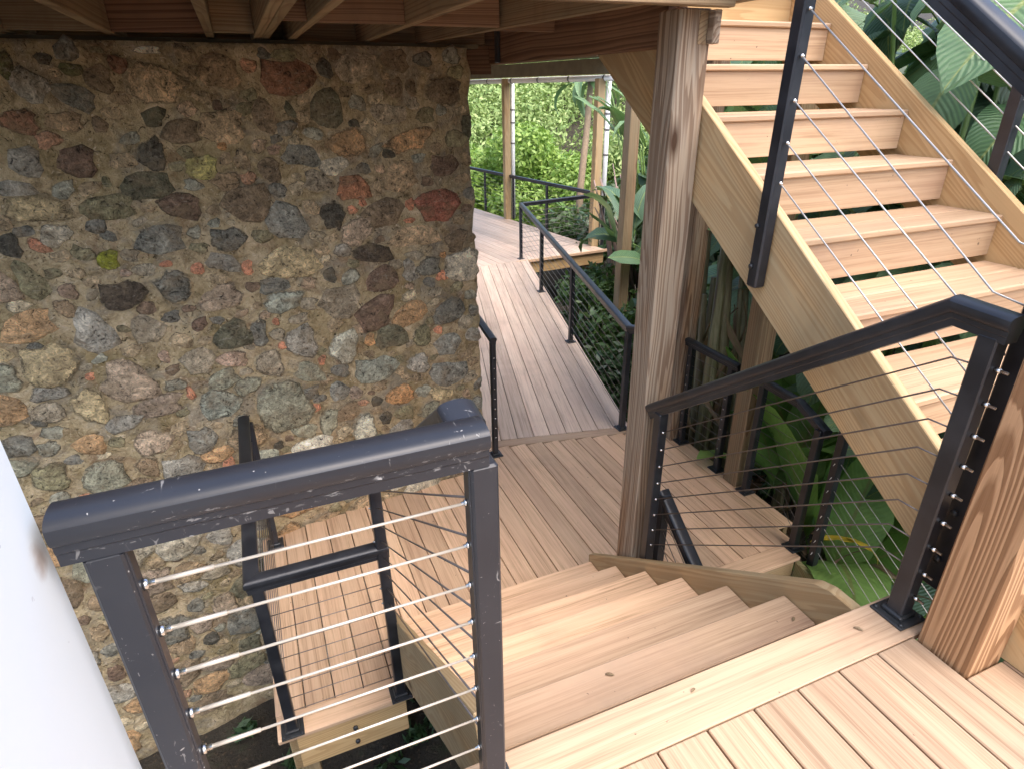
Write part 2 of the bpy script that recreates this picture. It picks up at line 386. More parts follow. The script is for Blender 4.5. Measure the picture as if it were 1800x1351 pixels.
def box(name, x0, x1, y0, y1, z0, z1, mat, parent=None, axis='X', ch=.003):
    cx, cy, cz = (x0 + x1) / 2, (y0 + y1) / 2, (z0 + z1) / 2
    if axis == 'X': return bar(name, (x0, cy, cz), (x1, cy, cz), y1 - y0, z1 - z0, mat, parent, ch=ch)
    if axis == 'Y': return bar(name, (cx, y0, cz), (cx, y1, cz), x1 - x0, z1 - z0, mat, parent, ch=ch)
    return bar(name, (cx, cy, z0), (cx, cy, z1), x1 - x0, y1 - y0, mat, parent, up=(0, 1, 0), ch=ch)
def mesh_obj(name, vs, fs, mat, parent=None, mw=None, smooth=False, bevel=0, kind=None):
    me = bpy.data.meshes.new(name); me.from_pydata([tuple(v) for v in vs], [], fs); me.update()
    bm = bmesh.new(); bm.from_mesh(me)
    bmesh.ops.recalc_face_normals(bm, faces=bm.faces)
    if bevel: bmesh.ops.bevel(bm, geom=list(bm.edges), offset=bevel, segments=1, affect='EDGES', clamp_overlap=True)
    bm.to_mesh(me); bm.free()
    if smooth: me.polygons.foreach_set("use_smooth", [True] * len(me.polygons))
    return link(name, me, mat, parent, mw, kind)
def prism(name, A, B, poly, width, mat, parent=None, bevel=.003):
    """polygon in (s along A->B from A, t upwards), extruded across"""
    fr = frame(A, B); L = (V(B) - V(A)).length; n = len(poly)
    vs = [(s - L / 2, -width / 2, t) for s, t in poly] + [(s - L / 2, width / 2, t) for s, t in poly]
    fs = [tuple(range(n)), tuple(range(2 * n - 1, n - 1, -1))] + [(i, i + n, (i + 1) % n + n, (i + 1) % n) for i in range(n)]
    return mesh_obj(name, vs, fs, mat, parent, fr, bevel=bevel)
def tube(name, pts, rad, mat, parent=None, n=6, kind=None):
    pts = [V(p) for p in pts]; vs = []; fs = []
    rads = rad if isinstance(rad, (list, tuple)) else [rad] * len(pts)
    c = sum(pts, V()) / len(pts)
    mw = frame(pts[0], pts[-1]); inv = mw.inverted()
    y = None
    for i, p in enumerate(pts):
        d = (pts[min(i + 1, len(pts) - 1)] - pts[max(i - 1, 0)]).normalized()
        if y is None:
            y = V((0, 0, 1)).cross(d)
            if y.length < .05: y = V((1, 0, 0)).cross(d)
        y = (y - d * y.dot(d)).normalized(); z = d.cross(y)
        for k in range(n):
            a = 2 * math.pi * k / n
            vs.append(inv @ (p + (y * math.cos(a) + z * math.sin(a)) * rads[i]))
    for i in range(len(pts) - 1):
        for k in range(n):
            j = (k + 1) % n; fs.append((i * n + k, i * n + j, i * n + n + j, i * n + n + k))
    fs.append(tuple(range(n - 1, -1, -1))); fs.append(tuple(range(len(pts) * n - n, len(pts) * n)))
    return mesh_obj(name, vs, fs, mat, parent, mw, smooth=True, kind=kind)
RAILP = [(-.0325, .012)] + [(-.0325 * math.cos(t_), .020 + .019 * max(0, math.sin(t_)) ** .55) for t_ in [math.pi * k / 14 for k in range(15)]] + [(.0325, .012), (.029, .004),
         (.0250, .001), (.0250, -.010), (.0228, -.013), (.0228, -.030), (-.0228, -.030), (-.0228, -.013), (-.0250, -.010), (-.0250, .001), (-.029, .004)]
def handrail(pts, mat, parent, name="handrail", prof=RAILP, sc=1.0):
    pts = [V(p) for p in pts]; vs = []; fs = []; n = len(prof); base = 0
    for i in range(len(pts) - 1):
        a, b = pts[i], pts[i + 1]; d = (b - a).normalized(); s = d.cross(V((0, 0, 1))).normalized(); up = s.cross(d)
        n0 = d if i == 0 else (d + (a - pts[i - 1]).normalized()).normalized()
        n1 = d if i == len(pts) - 2 else (d + (pts[i + 2] - b).normalized()).normalized()
        for P, nn in ((a, n0), (b, n1)):
            for (x, z) in prof:
                q = s * x * sc + up * z * sc
                vs.append(P + q - d * (q.dot(nn) / d.dot(nn)))
        for k in range(n):
            j = (k + 1) % n; fs.append((base + k, base + j, base + n + j, base + n + k))
        fs.append(tuple(range(base, base + n))); fs.append(tuple(range(base + 2 * n - 1, base + n - 1, -1)))
        base += 2 * n
    c = sum(pts, V()) / len(pts)
    o = mesh_obj(name, [v - c for v in vs], fs, mat, parent, Matrix.Translation(c), smooth=True)
    o.data.set_sharp_from_angle(angle=math.radians(24)); return o
def rail_post(root, x, y, z0, z1, mat=None, s=.048, plate=True):
    mat = mat or M['black']
    p = box("post", x - s / 2, x + s / 2, y - s / 2, y + s / 2, z0, z1, mat, root, 'Z', ch=.004)
    if plate:
        pl = box("base_plate", x - .052, x + .052, y - .052, y + .052, z0, z0 + .009, M['plate'], p, 'X', ch=.002)
        box("collar", x - .033, x + .033, y - .033, y + .033, z0 + .009, z0 + .024, M['plate'], p, 'X', ch=.004)
        for i in (-1, 1):
            for j in (-1, 1):
                tube("bolt", [(x + i * .041, y + j * .041, z0 + .008), (x + i * .041, y + j * .041, z0 + .015)], .006, M['plate'], p)
    return p
def cable(root, pts, mat=None, rad=.0026, name="cable"):
    return tube(name, pts, rad, mat or M['steel'], root, n=5)
def stud(root, p, d, L=.022, rad=.0055, mat=None):
    p, d = V(p), V(d).normalized()
    return tube("cable_nut", [p, p + d * L * .45, p + d * L * .46, p + d * L], [rad, rad, rad * .6, rad * .6], mat or M['stud'], root, n=8)
H = -1.331

# ------------------------------------------------------------------ ground and hill
def sstep(a, b, x):
    t = np.clip((x - a) / (b - a), 0, 1); return t * t * (3 - 2 * t)
def gz(x, y):
    x = np.asarray(x, float); y = np.asarray(y, float)
    z = np.full(np.broadcast(x, y).shape, -2.35)
    z = z - .45 * sstep(.6, -.6, x)                       # lower beside the stone wall
    z = z + np.maximum(0, x - 3.6) * .50 * (1 - sstep(5.5, 9.5, y)) * (1 - .6 * sstep(12, 30, x))
    z = z - 7.0 * sstep(11, 28, y)
    z = z + .40 * np.maximum(0, y - 30) * (1 - .45 * sstep(60, 120, y))
    return z
xs = np.concatenate([np.linspace(-400, -14, 16), np.linspace(-12, 14, 66), np.linspace(16, 400, 30)])
ys = np.concatenate([np.linspace(-400, -14, 12), np.linspace(-12, 16, 70), np.linspace(18, 130, 60), np.linspace(140, 600, 16)])
gx, gy = np.meshgrid(xs, ys); gzv = gz(gx, gy)
gzv = gzv + .05 * np.sin(gx * 3.1 + np.sin(gy * 2.3) * 2) + .04 * np.sin(gy * 4.7 + gx)
nx, ny = len(xs), len(ys)
gv = np.stack([gx, gy, gzv], -1).reshape(-1, 3)
ii = (np.arange(ny - 1)[:, None] * nx + np.arange(nx - 1)[None]).reshape(-1)
gf = np.stack([ii, ii + 1, ii + nx + 1, ii + nx], -1)
me = bpy.data.meshes.new("ground"); me.from_pydata(gv.tolist(), [], gf.tolist()); me.update()
link("ground", me, M['soil'], kind='structure')

# ------------------------------------------------------------------ near deck
nd = thing("wooden_deck", (0, -1.3, -.03), "pale tan composite deck in the near right corner above the short stairs", "deck")
PIT = .1445; TH = .025
def plank(name, A, B, wd, mat, parent, ch=.003): return bar(name, A, B, wd, TH, mat, parent, ch=ch)
plank("edge_plank", (-1.70, -.0705, -TH / 2), (.226, -.0705, -TH / 2), .139, M['plank'], nd)
for k in range(-12, 3):
    xc = (k + .5) * PIT
    y1 = -.1435 if xc < .14 else -.2935
    plank("plank", (xc, -2.6, -TH / 2), (xc, y1, -TH / 2), PIT - .0055, M['plank'], nd)
for k in range(3, 12):
    xc = (k + .5) * PIT
    plank("plank", (xc, -2.6, -TH / 2), (xc, -.66, -TH / 2), PIT - .0055, M['plank'], nd)
box("rim_board", -1.70, .135, -.058, -.020, -.245, -TH - .001, M['treated'], nd, 'X')
for k in range(-4, 1): box("joist", k * .4 + .0, k * .4 + .038, -2.6, -.06, -.22, -TH - .002, M['treated'], nd, 'Y')
box("support_beam", -1.7, 1.6, -1.3, -1.2, -.45, -.222, M['treated'], nd, 'X')

# ------------------------------------------------------------------ lower staircase
ls = thing("staircase", (-.5, .8, H), "short flight of tan composite steps dropping from the near deck to the landing", "staircase")
ry, rz, dy0 = .26, .1822, -.005
for k in range(1, 7):
    yf = dy0 + ry * k; zt = -rz * k
    for j in (0, 1):
        yc = yf - .0695 - j * .1425
        plank("tread", (-1.055, yc, zt - TH / 2), (.097, yc, zt - TH / 2), .139, M['plank'] if k < 3 else M['plank_shade_lift'], ls, ch=.004)
for k in range(1, 8):
    zt = -rz * (k - 1) - TH - .001; zb = max(-rz * k + .001, H + .001); yf = dy0 + ry * (k - 1) - .016 if k > 1 else -.003
    if k > 1: box("riser", -1.053, .095, yf - .018, yf, zb if k < 7 else H + .002, zt, M['plank_shade_lift'], ls, 'X')
def lstr(x0, x1, top_off, nm):
    # top line z = .048 - .721*(Y-.077) + top_off
    zt = lambda y: .094 - .7008 * y + top_off
    poly_w = [(-.0185, -.02), (-.0185, .07 + 0), (.10, zt(.10)), (1.60, max(zt(1.60), H + .002)), (1.60, H + .002), (1.48, H + .002), (.28, -.43), (-.0185, -.23)]
    A, B = V((0, 0, 0)), V((0, 1, -.7008)); fr = frame(A, B)
    ex = (B - A).normalized(); uz = fr.to_3x3() @ V((0, 0, 1))
    poly = [(V((0, y, z)).dot(ex), V((0, y, z)).dot(uz)) for y, z in poly_w]
    return poly, ex
def ystringer(name, x0, x1, yz, mat, parent, slope, bevel=.003):
    ex = V((0, 1, slope)).normalized(); uz = V((0, -ex.z, ex.y)); n = len(yz)
    s = [V((0, y, z)).dot(ex) for y, z in yz]; t = [V((0, y, z)).dot(uz) for y, z in yz]
    sc, tc = (min(s) + max(s)) / 2, (min(t) + max(t)) / 2
    xc = (x0 + x1) / 2; side = uz.cross(ex)
    o = ex * sc + uz * tc + V((xc, 0, 0))
    mw = Matrix(((ex.x, side.x, uz.x, o.x), (ex.y, side.y, uz.y, o.y), (ex.z, side.z, uz.z, o.z), (0, 0, 0, 1)))
    hw = (x1 - x0) / 2
    vs = [(a - sc, -hw, b - tc) for a, b in zip(s, t)] + [(a - sc, hw, b - tc) for a, b in zip(s, t)]
    fs = [tuple(range(n)), tuple(range(2 * n - 1, n - 1, -1))] + [(i, i + n, (i + 1) % n + n, (i + 1) % n) for i in range(n)]
    return mesh_obj(name, vs, fs, mat, parent, mw, bevel=bevel)
tl = lambda y: .062 - .721 * y
# right stringer with its level-cut top, left stringer with broad outer face
ystringer("stringer", .100, .138, [(-.018, -.030), (.105, -.030), (.16, tl(.16) + .005), (1.585, tl(1.585) + .012), (1.585, H + .002), (1.38, H + .002), (.25, -.44), (-.018, -.25)], M['treated'], ls, -.721)
ystringer("stringer", -1.098, -1.060, [(-.018, -.028), (.07, -.028), (.10, tl(.10) + .04), (1.50, tl(1.50) + .04), (1.62, H + .06), (1.62, H + .002), (1.42, H + .002), (.25, -.42), (-.018, -.25)], M['treated'], ls, -.721)

# ------------------------------------------------------------------ stone wall
wt = V((.9901, .1405, 0)); wnrm = V((.1405, -.9901, 0)); wP = V((0, 3.1, 0))
sw = thing("stone_wall", (wP.x, wP.y, -3.0), "tall rubble stone wall of mixed grey, brown and orange field stones set in mortar", "wall")
def wpt(a, z, d=0): return wP + wt * a + wnrm * d + V((0, 0, z))
def wdisp(p): return (.030 * mnoise.noise(p * 6.0) if p.x > -.12 else 0) + .016 * mnoise.noise(p * 3.1) + .008 * mnoise.noise(p * 9.0) + .005 * mnoise.noise(p * 23.0)
vs = []; fs = []
A_ = np.concatenate([np.linspace(-5.2, -3.1, 12), np.linspace(-3.0, -.05, 150)]); Zs = np.concatenate([np.linspace(-4.2, -3.0, 8), np.linspace(-2.97, 1.64, 170)])
prof = [(wP + wt * a, wnrm) for a in A_]
for i in range(1, 6):                                     # rounded corner
    th = i / 5 * math.radians(82); rr = .045
    c = wP + wt * -.045 - wnrm * rr
    prof.append((c + wnrm * (rr * math.cos(th)) + wt * (rr * math.sin(th)), (wnrm * math.cos(th) + wt * math.sin(th)).normalized()))
p0, n0 = prof[-1]
for k in range(1, 14): prof.append((p0 + V((-.02, .12, 0)).normalized() * (.12 * k), n0))
ncol = len(prof)
for z in Zs:
    for (p, n) in prof:
        q = p + V((0, 0, z)); vs.append(q + n * wdisp(q))
for i in range(len(Zs) - 1):
    for j in range(ncol - 1):
        a = i * ncol + j; fs.append((a, a + 1, a + ncol + 1, a + ncol))
top = (len(Zs) - 1) * ncol
b0 = len(vs)
for (p, n) in prof: vs.append(p - n * .30 + V((0, 0, 1.64)))
for j in range(ncol - 1): fs.append((top + j, top + j + 1, b0 + j + 1, b0 + j))
mesh_obj("mortar", [v - V((0, 0, 0)) for v in vs], fs, M['mortar'], sw, smooth=True)
PAL = dict(mortar=(.30, .25, .18), slate=(.160, .158, .138), slateb=(.235, .235, .21), dark=(.075, .070, .058), dark2=(.072, .058, .045), brown=(.19, .145, .10), brownt=(.27, .20, .13),
    redbrown=(.22, .12, .08), redor=(.30, .15, .09), salmon=(.46, .22, .14), tan=(.38, .29, .19), tany=(.44, .36, .22), olive=(.20, .185, .115), darkolive=(.12, .115, .08), palegreen=(.50, .50, .42), grey=(.30, .285, .25),
    greyt=(.29, .25, .19), orange=(.48, .28, .14), orange2=(.40, .26, .145), teal=(.28, .295, .25), tealg=(.265, .265, .205), maroon=(.145, .10, .075), maroonr=(.25, .105, .075), maroonp=(.27, .215, .17), pink=(.36, .26, .20), pink2=(.36, .285, .215),
    moss=(.20, .21, .035), moss2=(.09, .095, .045), yellow=(.34, .32, .13), pale=(.55, .53, .45), pale2=(.40, .37, .30))
STONES = "-2.15 1.564 0.03 0.027 0 dark;-1.935 1.601 0.027 0.014 0 olive;-1.73 1.604 0.053 0.017 0 pale;-2.056 1.521 0.04 0.028 0 moss2;-1.96 1.479 0.055 0.057 0 brown;-1.735 1.46 0.118 0.084 -25 tan;-1.429 1.515 0.096 0.077 0 brownt;-1.865 1.543 0.035 0.04 0 redbrown;-2.235 1.457 0.073 0.057 -40 grey;-2.294 1.525 0.033 0.067 0 moss2;-1.469 1.356 0.024 0.026 0 maroon;-1.769 1.314 0.05 0.041 0 darkolive;-1.664 1.24 0.078 0.058 0 brown;-1.818 1.14 0.063 0.069 0 dark;-1.486 1.163 0.025 0.019 0 orange;-2.149 1.301 0.077 0.041 0 brownt;-2.31 1.306 0.073 0.052 0 redbrown;-2.006 1.284 0.032 0.037 0 brown;-2.141 1.125 0.075 0.066 0 maroon;-2.338 1.137 0.06 0.061 0 grey;-1.603 1.063 0.075 0.056 0 yellow;-2.044 1.026 0.019 0.026 0 olive;-2.415 1.024 0.074 0.037 0 grey;-1.098 1.488 0.132 0.081 0 redbrown;-1.2 1.612 0.034 0.026 0 slate;-1.092 1.608 0.07 0.029 0 olive;-0.834 1.612 0.04 0.027 0 maroon;-0.895 1.529 0.037 0.047 0 dark;-0.73 1.535 0.107 0.065 0 greyt;-0.491 1.568 0.082 0.052 0 brown;-0.315 1.575 0.061 0.038 0 slate;-0.11 1.51 0.057 0.031 0 olive;-1.247 1.299 0.052 0.083 0 brown;-1.11 1.323 0.024 0.039 30 darkolive;-0.909 1.326 0.079 0.109 0 darkolive;-0.508 1.428 0.059 0.044 0 brown;-0.403 1.427 0.032 0.042 0 brown;-0.192 1.403 0.113 0.074 0 brown;-0.553 1.293 0.098 0.055 0 greyt;-0.321 1.278 0.052 0.044 0 olive;-0.767 1.246 0.03 0.027 0 dark;-0.435 1.142 0.146 0.064 15 orange2;-0.572 1.076 0.036 0.029 0 dark;-0.742 1.003 0.041 0.032 0 slate;0.0 1.206 0.032 0.073 0 darkolive;-1.226 1.133 0.036 0.023 0 pink;-0.811 0.898 0.089 0.074 0 redor;-0.219 0.988 0.086 0.061 0 maroon;-1.266 1.026 0.06 0.065 0 brown;-1.012 0.946 0.081 0.056 0 greyt;-0.388 1.042 0.045 0.026 0 teal;-0.131 1.135 0.079 0.053 0 olive;-2.512 0.768 0.047 0.052 0 dark;-2.318 0.799 0.056 0.056 -30 pale2;-2.397 0.756 0.029 0.048 40 salmon;-2.068 0.905 0.11 0.06 0 olive;-2.103 0.768 0.034 0.025 -15 slate;-1.874 0.719 0.104 0.076 0 slate;-1.553 0.686 0.086 0.061 0 slate;-2.133 0.649 0.044 0.049 0 moss;-2.475 0.589 0.057 0.096 10 olive;-2.116 0.462 0.1 0.072 0 dark2;-1.871 0.472 0.076 0.086 30 slate;-1.879 0.592 0.029 0.018 0 salmon;-1.735 0.546 0.031 0.034 0 salmon;-1.481 0.512 0.027 0.042 0 salmon;-2.076 0.572 0.03 0.023 -10 pink;-2.341 0.518 0.042 0.04 0 pink;-2.551 0.366 0.107 0.075 12 orange2;-2.291 0.283 0.093 0.116 0 grey;-2.047 0.25 0.079 0.082 0 greyt;-2.526 0.158 0.111 0.109 0 tany;-2.003 0.077 0.027 0.04 0 pink;-1.793 0.233 0.043 0.033 20 maroon;-1.632 0.13 0.105 0.079 20 darkolive;-1.84 0.015 0.081 0.082 0 greyt;-1.659 -0.009 0.085 0.049 0 pink;-2.558 0.26 0.036 0.024 20 slate;-2.376 0.434 0.051 0.041 -35 brownt;-2.371 0.048 0.02 0.022 0 salmon;-1.229 0.751 0.094 0.104 10 slateb;-0.957 0.748 0.067 0.091 0 dark;-0.641 0.732 0.12 0.085 10 brown;-0.834 0.769 0.031 0.026 0 salmon;-0.769 0.809 0.024 0.026 0 salmon;-0.469 0.767 0.034 0.031 0 salmon;-0.478 0.67 0.038 0.018 0 salmon;-0.276 0.742 0.139 0.106 0 maroonr;-0.448 0.57 0.163 0.065 0 tan;-1.244 0.508 0.153 0.093 5 tany;-0.741 0.498 0.117 0.057 -5 dark2;-0.923 0.54 0.055 0.048 0 grey;-1.024 0.396 0.038 0.042 0 dark;-0.376 0.362 0.081 0.068 0 slate;-0.499 0.346 0.055 0.068 0 grey;-0.282 0.286 0.038 0.035 0 salmon;-0.265 0.423 0.025 0.019 0 orange;-1.324 0.285 0.109 0.062 -5 teal;-0.766 0.109 0.125 0.096 10 maroon;-0.239 0.024 0.112 0.091 20 slate;-0.674 -0.068 0.102 0.084 0 darkolive;-0.456 -0.114 0.058 0.087 0 olive;-0.334 -0.096 0.034 0.029 0 salmon;-0.267 -0.218 0.097 0.086 0 slateb;-0.998 -0.08 0.098 0.097 -10 palegreen;-0.824 -0.065 0.03 0.043 0 orange;-1.256 0.014 0.095 0.103 0 grey;-1.462 -0.092 0.081 0.081 0 greyt;-1.49 0.119 0.044 0.084 0 slate;-0.268 -0.44 0.135 0.099 0 slateb;-0.809 -0.279 0.136 0.082 0 teal;-0.502 -0.317 0.084 0.068 0 grey;-1.383 0.17 0.022 0.025 0 salmon;-1.373 0.013 0.026 0.029 0 salmon;-1.15 -0.137 0.025 0.031 0 salmon;-0.017 -0.009 0.037 0.047 0 slate;-0.061 -0.182 0.055 0.052 0 grey;-2.781 -0.26 0.074 0.058 0 slate;-2.6 -0.106 0.07 0.064 0 greyt;-2.409 -0.115 0.082 0.108 0 tany;-2.096 -0.201 0.121 0.066 0 maroonp;-1.786 -0.279 0.109 0.095 0 teal;-2.469 -0.342 0.075 0.061 0 orange2;-2.178 -0.427 0.105 0.087 8 pink2;-1.929 -0.481 0.072 0.079 0 slateb;-2.236 -0.573 0.061 0.07 0 brownt;-2.068 -0.639 0.105 0.08 0 grey;-2.458 -0.566 0.103 0.097 0 tealg;-2.693 -0.482 0.081 0.082 0 olive;-2.585 -0.657 0.028 0.022 0 salmon;-1.816 -0.696 0.038 0.04 0 salmon;-1.924 -0.166 0.023 0.042 0 salmon;-2.65 -0.15 0.035 0.026 0 slate;-1.428 -0.398 0.152 0.169 15 tealg;-1.238 -0.459 0.032 0.032 0 salmon;-1.172 -0.577 0.059 0.084 0 tealg;-0.938 -0.691 0.079 0.11 0 palegreen;-1.287 -0.736 0.138 0.068 0 pale;-0.777 -0.661 0.041 0.053 0 dark;-0.828 -0.516 0.04 0.039 0 dark;-0.657 -0.513 0.099 0.079 0 orange;-1.065 -0.384 0.063 0.069 0 slateb;-0.961 -0.42 0.046 0.05 0 maroonp;-0.669 -0.781 0.102 0.055 20 grey;-0.444 -0.686 0.075 0.06 0 tealg;-1.257 -0.341 0.056 0.048 0 slate;-0.238 -0.715 0.102 0.062 0 grey;-0.056 -0.731 0.044 0.058 0 slateb;-1.588 -0.708 0.067 0.053 0 teal;-1.507 -0.657 0.031 0.029 0 dark;-1.421 -1.162 0.161 0.068 12 orange2;-1.084 -1.203 0.08 0.052 12 teal;-0.893 -1.214 0.034 0.039 0 slate;-0.717 -1.237 0.088 0.04 15 pale;-2.216 -1.135 0.118 0.116 0 pale2;-1.967 -1.196 0.077 0.073 0 grey;-2.191 -1.395 0.092 0.079 0 brownt;-2.706 -1.135 0.064 0.078 0 tealg;-2.718 -1.402 0.04 0.058 0 brownt;-2.759 -1.619 0.045 0.06 0 tan;-2.741 -1.79 0.047 0.053 0 slate;-2.759 -1.987 0.042 0.069 0 maroon;-2.734 -2.312 0.058 0.073 0 orange2;-2.218 -1.679 0.047 0.06 0 slate;-2.188 -1.997 0.046 0.059 0 dark;-2.402 -2.202 0.088 0.099 0 brown;-2.054 -1.75 0.073 0.095 0 pink2;-1.967 -2.182 0.071 0.072 0 darkolive;-2.047 -1.448 0.083 0.072 0 greyt"
def stone_mesh(seed):
    rg = random.Random(seed); n = 11
    ph = [rg.uniform(0, 6.28) for _ in range(4)]; am = [rg.uniform(.04, .15) for _ in range(3)]
    sq = rg.uniform(.0, .9)
    def rad(a):
        e = 1 / ((abs(math.cos(a)) ** (2 + 2.5 * sq) + abs(math.sin(a)) ** (2 + 2.5 * sq)) ** (1 / (2 + 2.5 * sq)))
        return e * (.93 + am[0] * math.sin(2 * a + ph[0]) + am[1] * math.sin(3 * a + ph[1]) + am[2] * .7 * math.sin(5 * a + ph[2])) + rg.uniform(-.07, .07)
    R = [rad(2 * math.pi * i / n) for i in range(n)]
    vs = []
    for k, (s, h) in enumerate(((1.06, -.9), (.97, .35), (.70, .85))):
        for i in range(n):
            a = 2 * math.pi * i / n + (rg.uniform(-.05, .05) if k else 0)
            vs.append((R[i] * s * math.cos(a), R[i] * s * math.sin(a), h + (rg.uniform(-.22, .22) if k else 0)))
    vs.append((rg.uniform(-.15, .15), rg.uniform(-.15, .15), 1.0))
    fs = []
    for k in range(2):
        for i in range(n):
            j = (i + 1) % n; fs.append((k * n + i, k * n + j, k * n + n + j, k * n + n + i))
    for i in range(n): fs.append((2 * n + i, 2 * n + (i + 1) % n, 3 * n))
    me = bpy.data.meshes.new("stone"); me.from_pydata(vs, [], fs); me.update(); me.materials.append(M['stone'])
    at = me.attributes.new('edge', 'FLOAT', 'POINT'); at.data.foreach_set('value', [1.0] * n + [.55] * n + [.12] * n + [0.0])
    me.polygons.foreach_set("use_smooth", [True] * len(me.polygons)); return me
SM = [stone_mesh(i) for i in range(18)]
srg = random.Random(5)
def add_stone(a, z, ra, rb, ang, cn, dep=None):
    dep = dep or min(.036, .008 + .24 * min(ra, rb)); ra *= 1.16; rb *= 1.16
    q = wpt(a, z); q = q + wnrm * (wdisp(q) - .003)
    x = wt * math.cos(math.radians(ang)) + V((0, 0, 1)) * math.sin(math.radians(ang)); zz = wnrm; y = zz.cross(x)
    mw = Matrix(((x.x * ra, y.x * rb, zz.x * dep, q.x), (x.y * ra, y.y * rb, zz.y * dep, q.y), (x.z * ra, y.z * rb, zz.z * dep, q.z), (0, 0, 0, 1)))
    o = link("stone", srg.choice(SM), None, sw, mw)
    c = PAL[cn]; j = srg.uniform(.85, 1.15); o.color = (c[0] * j, c[1] * j, c[2] * j, 1)
placed = []
for s in STONES.split(';'):
    a, z, ra, rb, ang, cn = s.split(); a, z, ra, rb = map(float, (a, z, ra, rb))
    if a + ra > -.01: a = -.012 - ra
    z = min(z, 1.62 - rb)
    add_stone(a, z, ra, rb, float(ang), cn); placed.append((a, z, ra, rb))
fill = ['greyt', 'brown', 'brownt', 'grey', 'olive', 'darkolive', 'maroonp', 'tealg', 'tan', 'slate', 'pink2', 'pale2', 'brown', 'tany', 'orange2', 'maroon']
n = 0
for R0, cnt in ((.125, 900), (.10, 1200), (.08, 1800), (.062, 2400), (.048, 3000), (.036, 4000)):
    for _ in range(cnt):
        if n >= 131: break
        a, z = srg.uniform(-2.95, -.03), srg.uniform(-2.6, 1.6); ra = R0 * srg.uniform(.95, 1.15); rb = ra * srg.uniform(.55, .9)
        if a + ra > .0 or z + rb > 1.63: continue
        if all(((a - p[0]) / (ra + p[2])) ** 2 + ((z - p[1]) / (rb + p[3])) ** 2 > .92 for p in placed):
            add_stone(a, z, ra, rb, srg.uniform(-20, 20), srg.choice(fill)); placed.append((a, z, ra, rb)); n += 1
cv = []; cf = []; ce = []; pc = 0
for R0, cnt in ((.052, 3500), (.040, 4500), (.030, 6000), (.022, 7000), (.016, 5000)):
    for _ in range(cnt):
        if pc >= 330: break
        a, z = srg.uniform(-2.95, -.02), srg.uniform(-2.6, 1.61); ra = R0 * srg.uniform(.9, 1.2); rb = ra * srg.uniform(.55, .95)
        if a + ra > .0: continue
        if any(((a - p[0]) / (ra + p[2])) ** 2 + ((z - p[1]) / (rb + p[3])) ** 2 < .96 for p in placed): continue
        q = wpt(a, z); q = q + wnrm * (wdisp(q) - .002); m_ = srg.choice(SM); b0_ = len(cv); an = srg.uniform(-.5, .5)
        dep = min(.011, .003 + .18 * rb)
        for v, e_ in zip(m_.vertices, m_.attributes['edge'].data):
            x_, y_ = v.co.x * ra * 1.1, v.co.y * rb * 1.1
            cv.append(q + wt * (x_ * math.cos(an) - y_ * math.sin(an)) + V((0, 0, x_ * math.sin(an) + y_ * math.cos(an))) + wnrm * (v.co.z * dep)); ce.append(e_.value)
        for p_ in m_.polygons: cf.append(tuple(b0_ + k for k in p_.vertices))
        placed.append((a, z, ra, rb)); pc += 1
pb = bpy.data.meshes.new("small_stones"); pb.from_pydata([tuple(v) for v in cv], [], cf); pb.update()
pb.attributes.new('edge', 'FLOAT', 'POINT').data.foreach_set('value', ce)
pb.polygons.foreach_set("use_smooth", [True] * len(pb.polygons))
link("small_stones", pb, M['stone_small'], sw, kind='stuff')

# ------------------------------------------------------------------ white building corner
wb = thing("white_wall", (-2.05, -1.6, -3), "smooth white plastered wall at the lower left edge, close beside the black railing end", "wall")
box("plaster_panel", -2.45, -1.7065, -3.2, -.065, -3.0, 3.3, M['white'], wb, 'Z', ch=.006)  # upper part, out of view, raised to cut light on the near deck

# ------------------------------------------------------------------ landing deck
ld = thing("wooden_deck", (0, 2.0, H - .03), "tan composite landing deck at the foot of the short stairs, wrapping along the stone wall", "deck")
LP = .1433
wallY = lambda x: 3.1 + .142 * x - .012
wd_ = V((math.sin(math.radians(15.1)), math.cos(math.radians(15.1)), 0)); wr_ = V((wd_.y, -wd_.x, 0)); W0 = V((1.331, 3.187, 0))
bord = lambda x: 3.122 - .2047 * (x - 1.217) - .004           # near edge of the cross board where the walkway starts
zc = H - TH / 2
for k in range(-12, 14):
    xc = -.139 + (k + .5) * LP
    if k == 13: continue
    y0 = 1.421; 
    y1 = wallY(xc + LP / 2) if xc < .05 else bord(xc) - .003
    if xc > 1.55: y0 = 1.57
    if xc < -1.72: continue
    plank("plank", (xc, y0, zc), (xc, y1, zc), LP - .0055, M['plank_shade_lift'], ld)
plank("edge_plank", (-1.71, 1.35, zc), (1.50, 1.35, zc), .139, M['plank_shade_lift'], ld)
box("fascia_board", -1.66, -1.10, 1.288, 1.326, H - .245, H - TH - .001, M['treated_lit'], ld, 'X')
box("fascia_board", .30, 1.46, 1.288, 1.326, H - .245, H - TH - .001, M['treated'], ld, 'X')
box("rim_board", -1.664, -1.626, 1.288, 2.82, H - .245, H - TH - .001, M['treated'], ld, 'Y')
box("rim_board", 1.705, 1.743, 1.62, 2.95, H - .245, H - TH - .001, M['treated'], ld, 'Y')
for k in range(-3, 4): box("joist", k * .42, k * .42 + .038, 1.33, 2.85, H - .24, H - TH - .002, M['treated'], ld, 'Y')
for (x, y) in ((-1.60, 1.36), (.6, 2.6), (-.6, 2.6)): box("support_post", x - .045, x + .045, y - .045, y + .045, float(gz(x, y)) - .2, H - .245, M['treated'], ld, 'Z')
for dz in (-.09, -.19): tube("bolt", [(-1.36, 1.289, H + dz), (-1.36, 1.275, H + dz)], .012, M['plate'], ld, n=6)

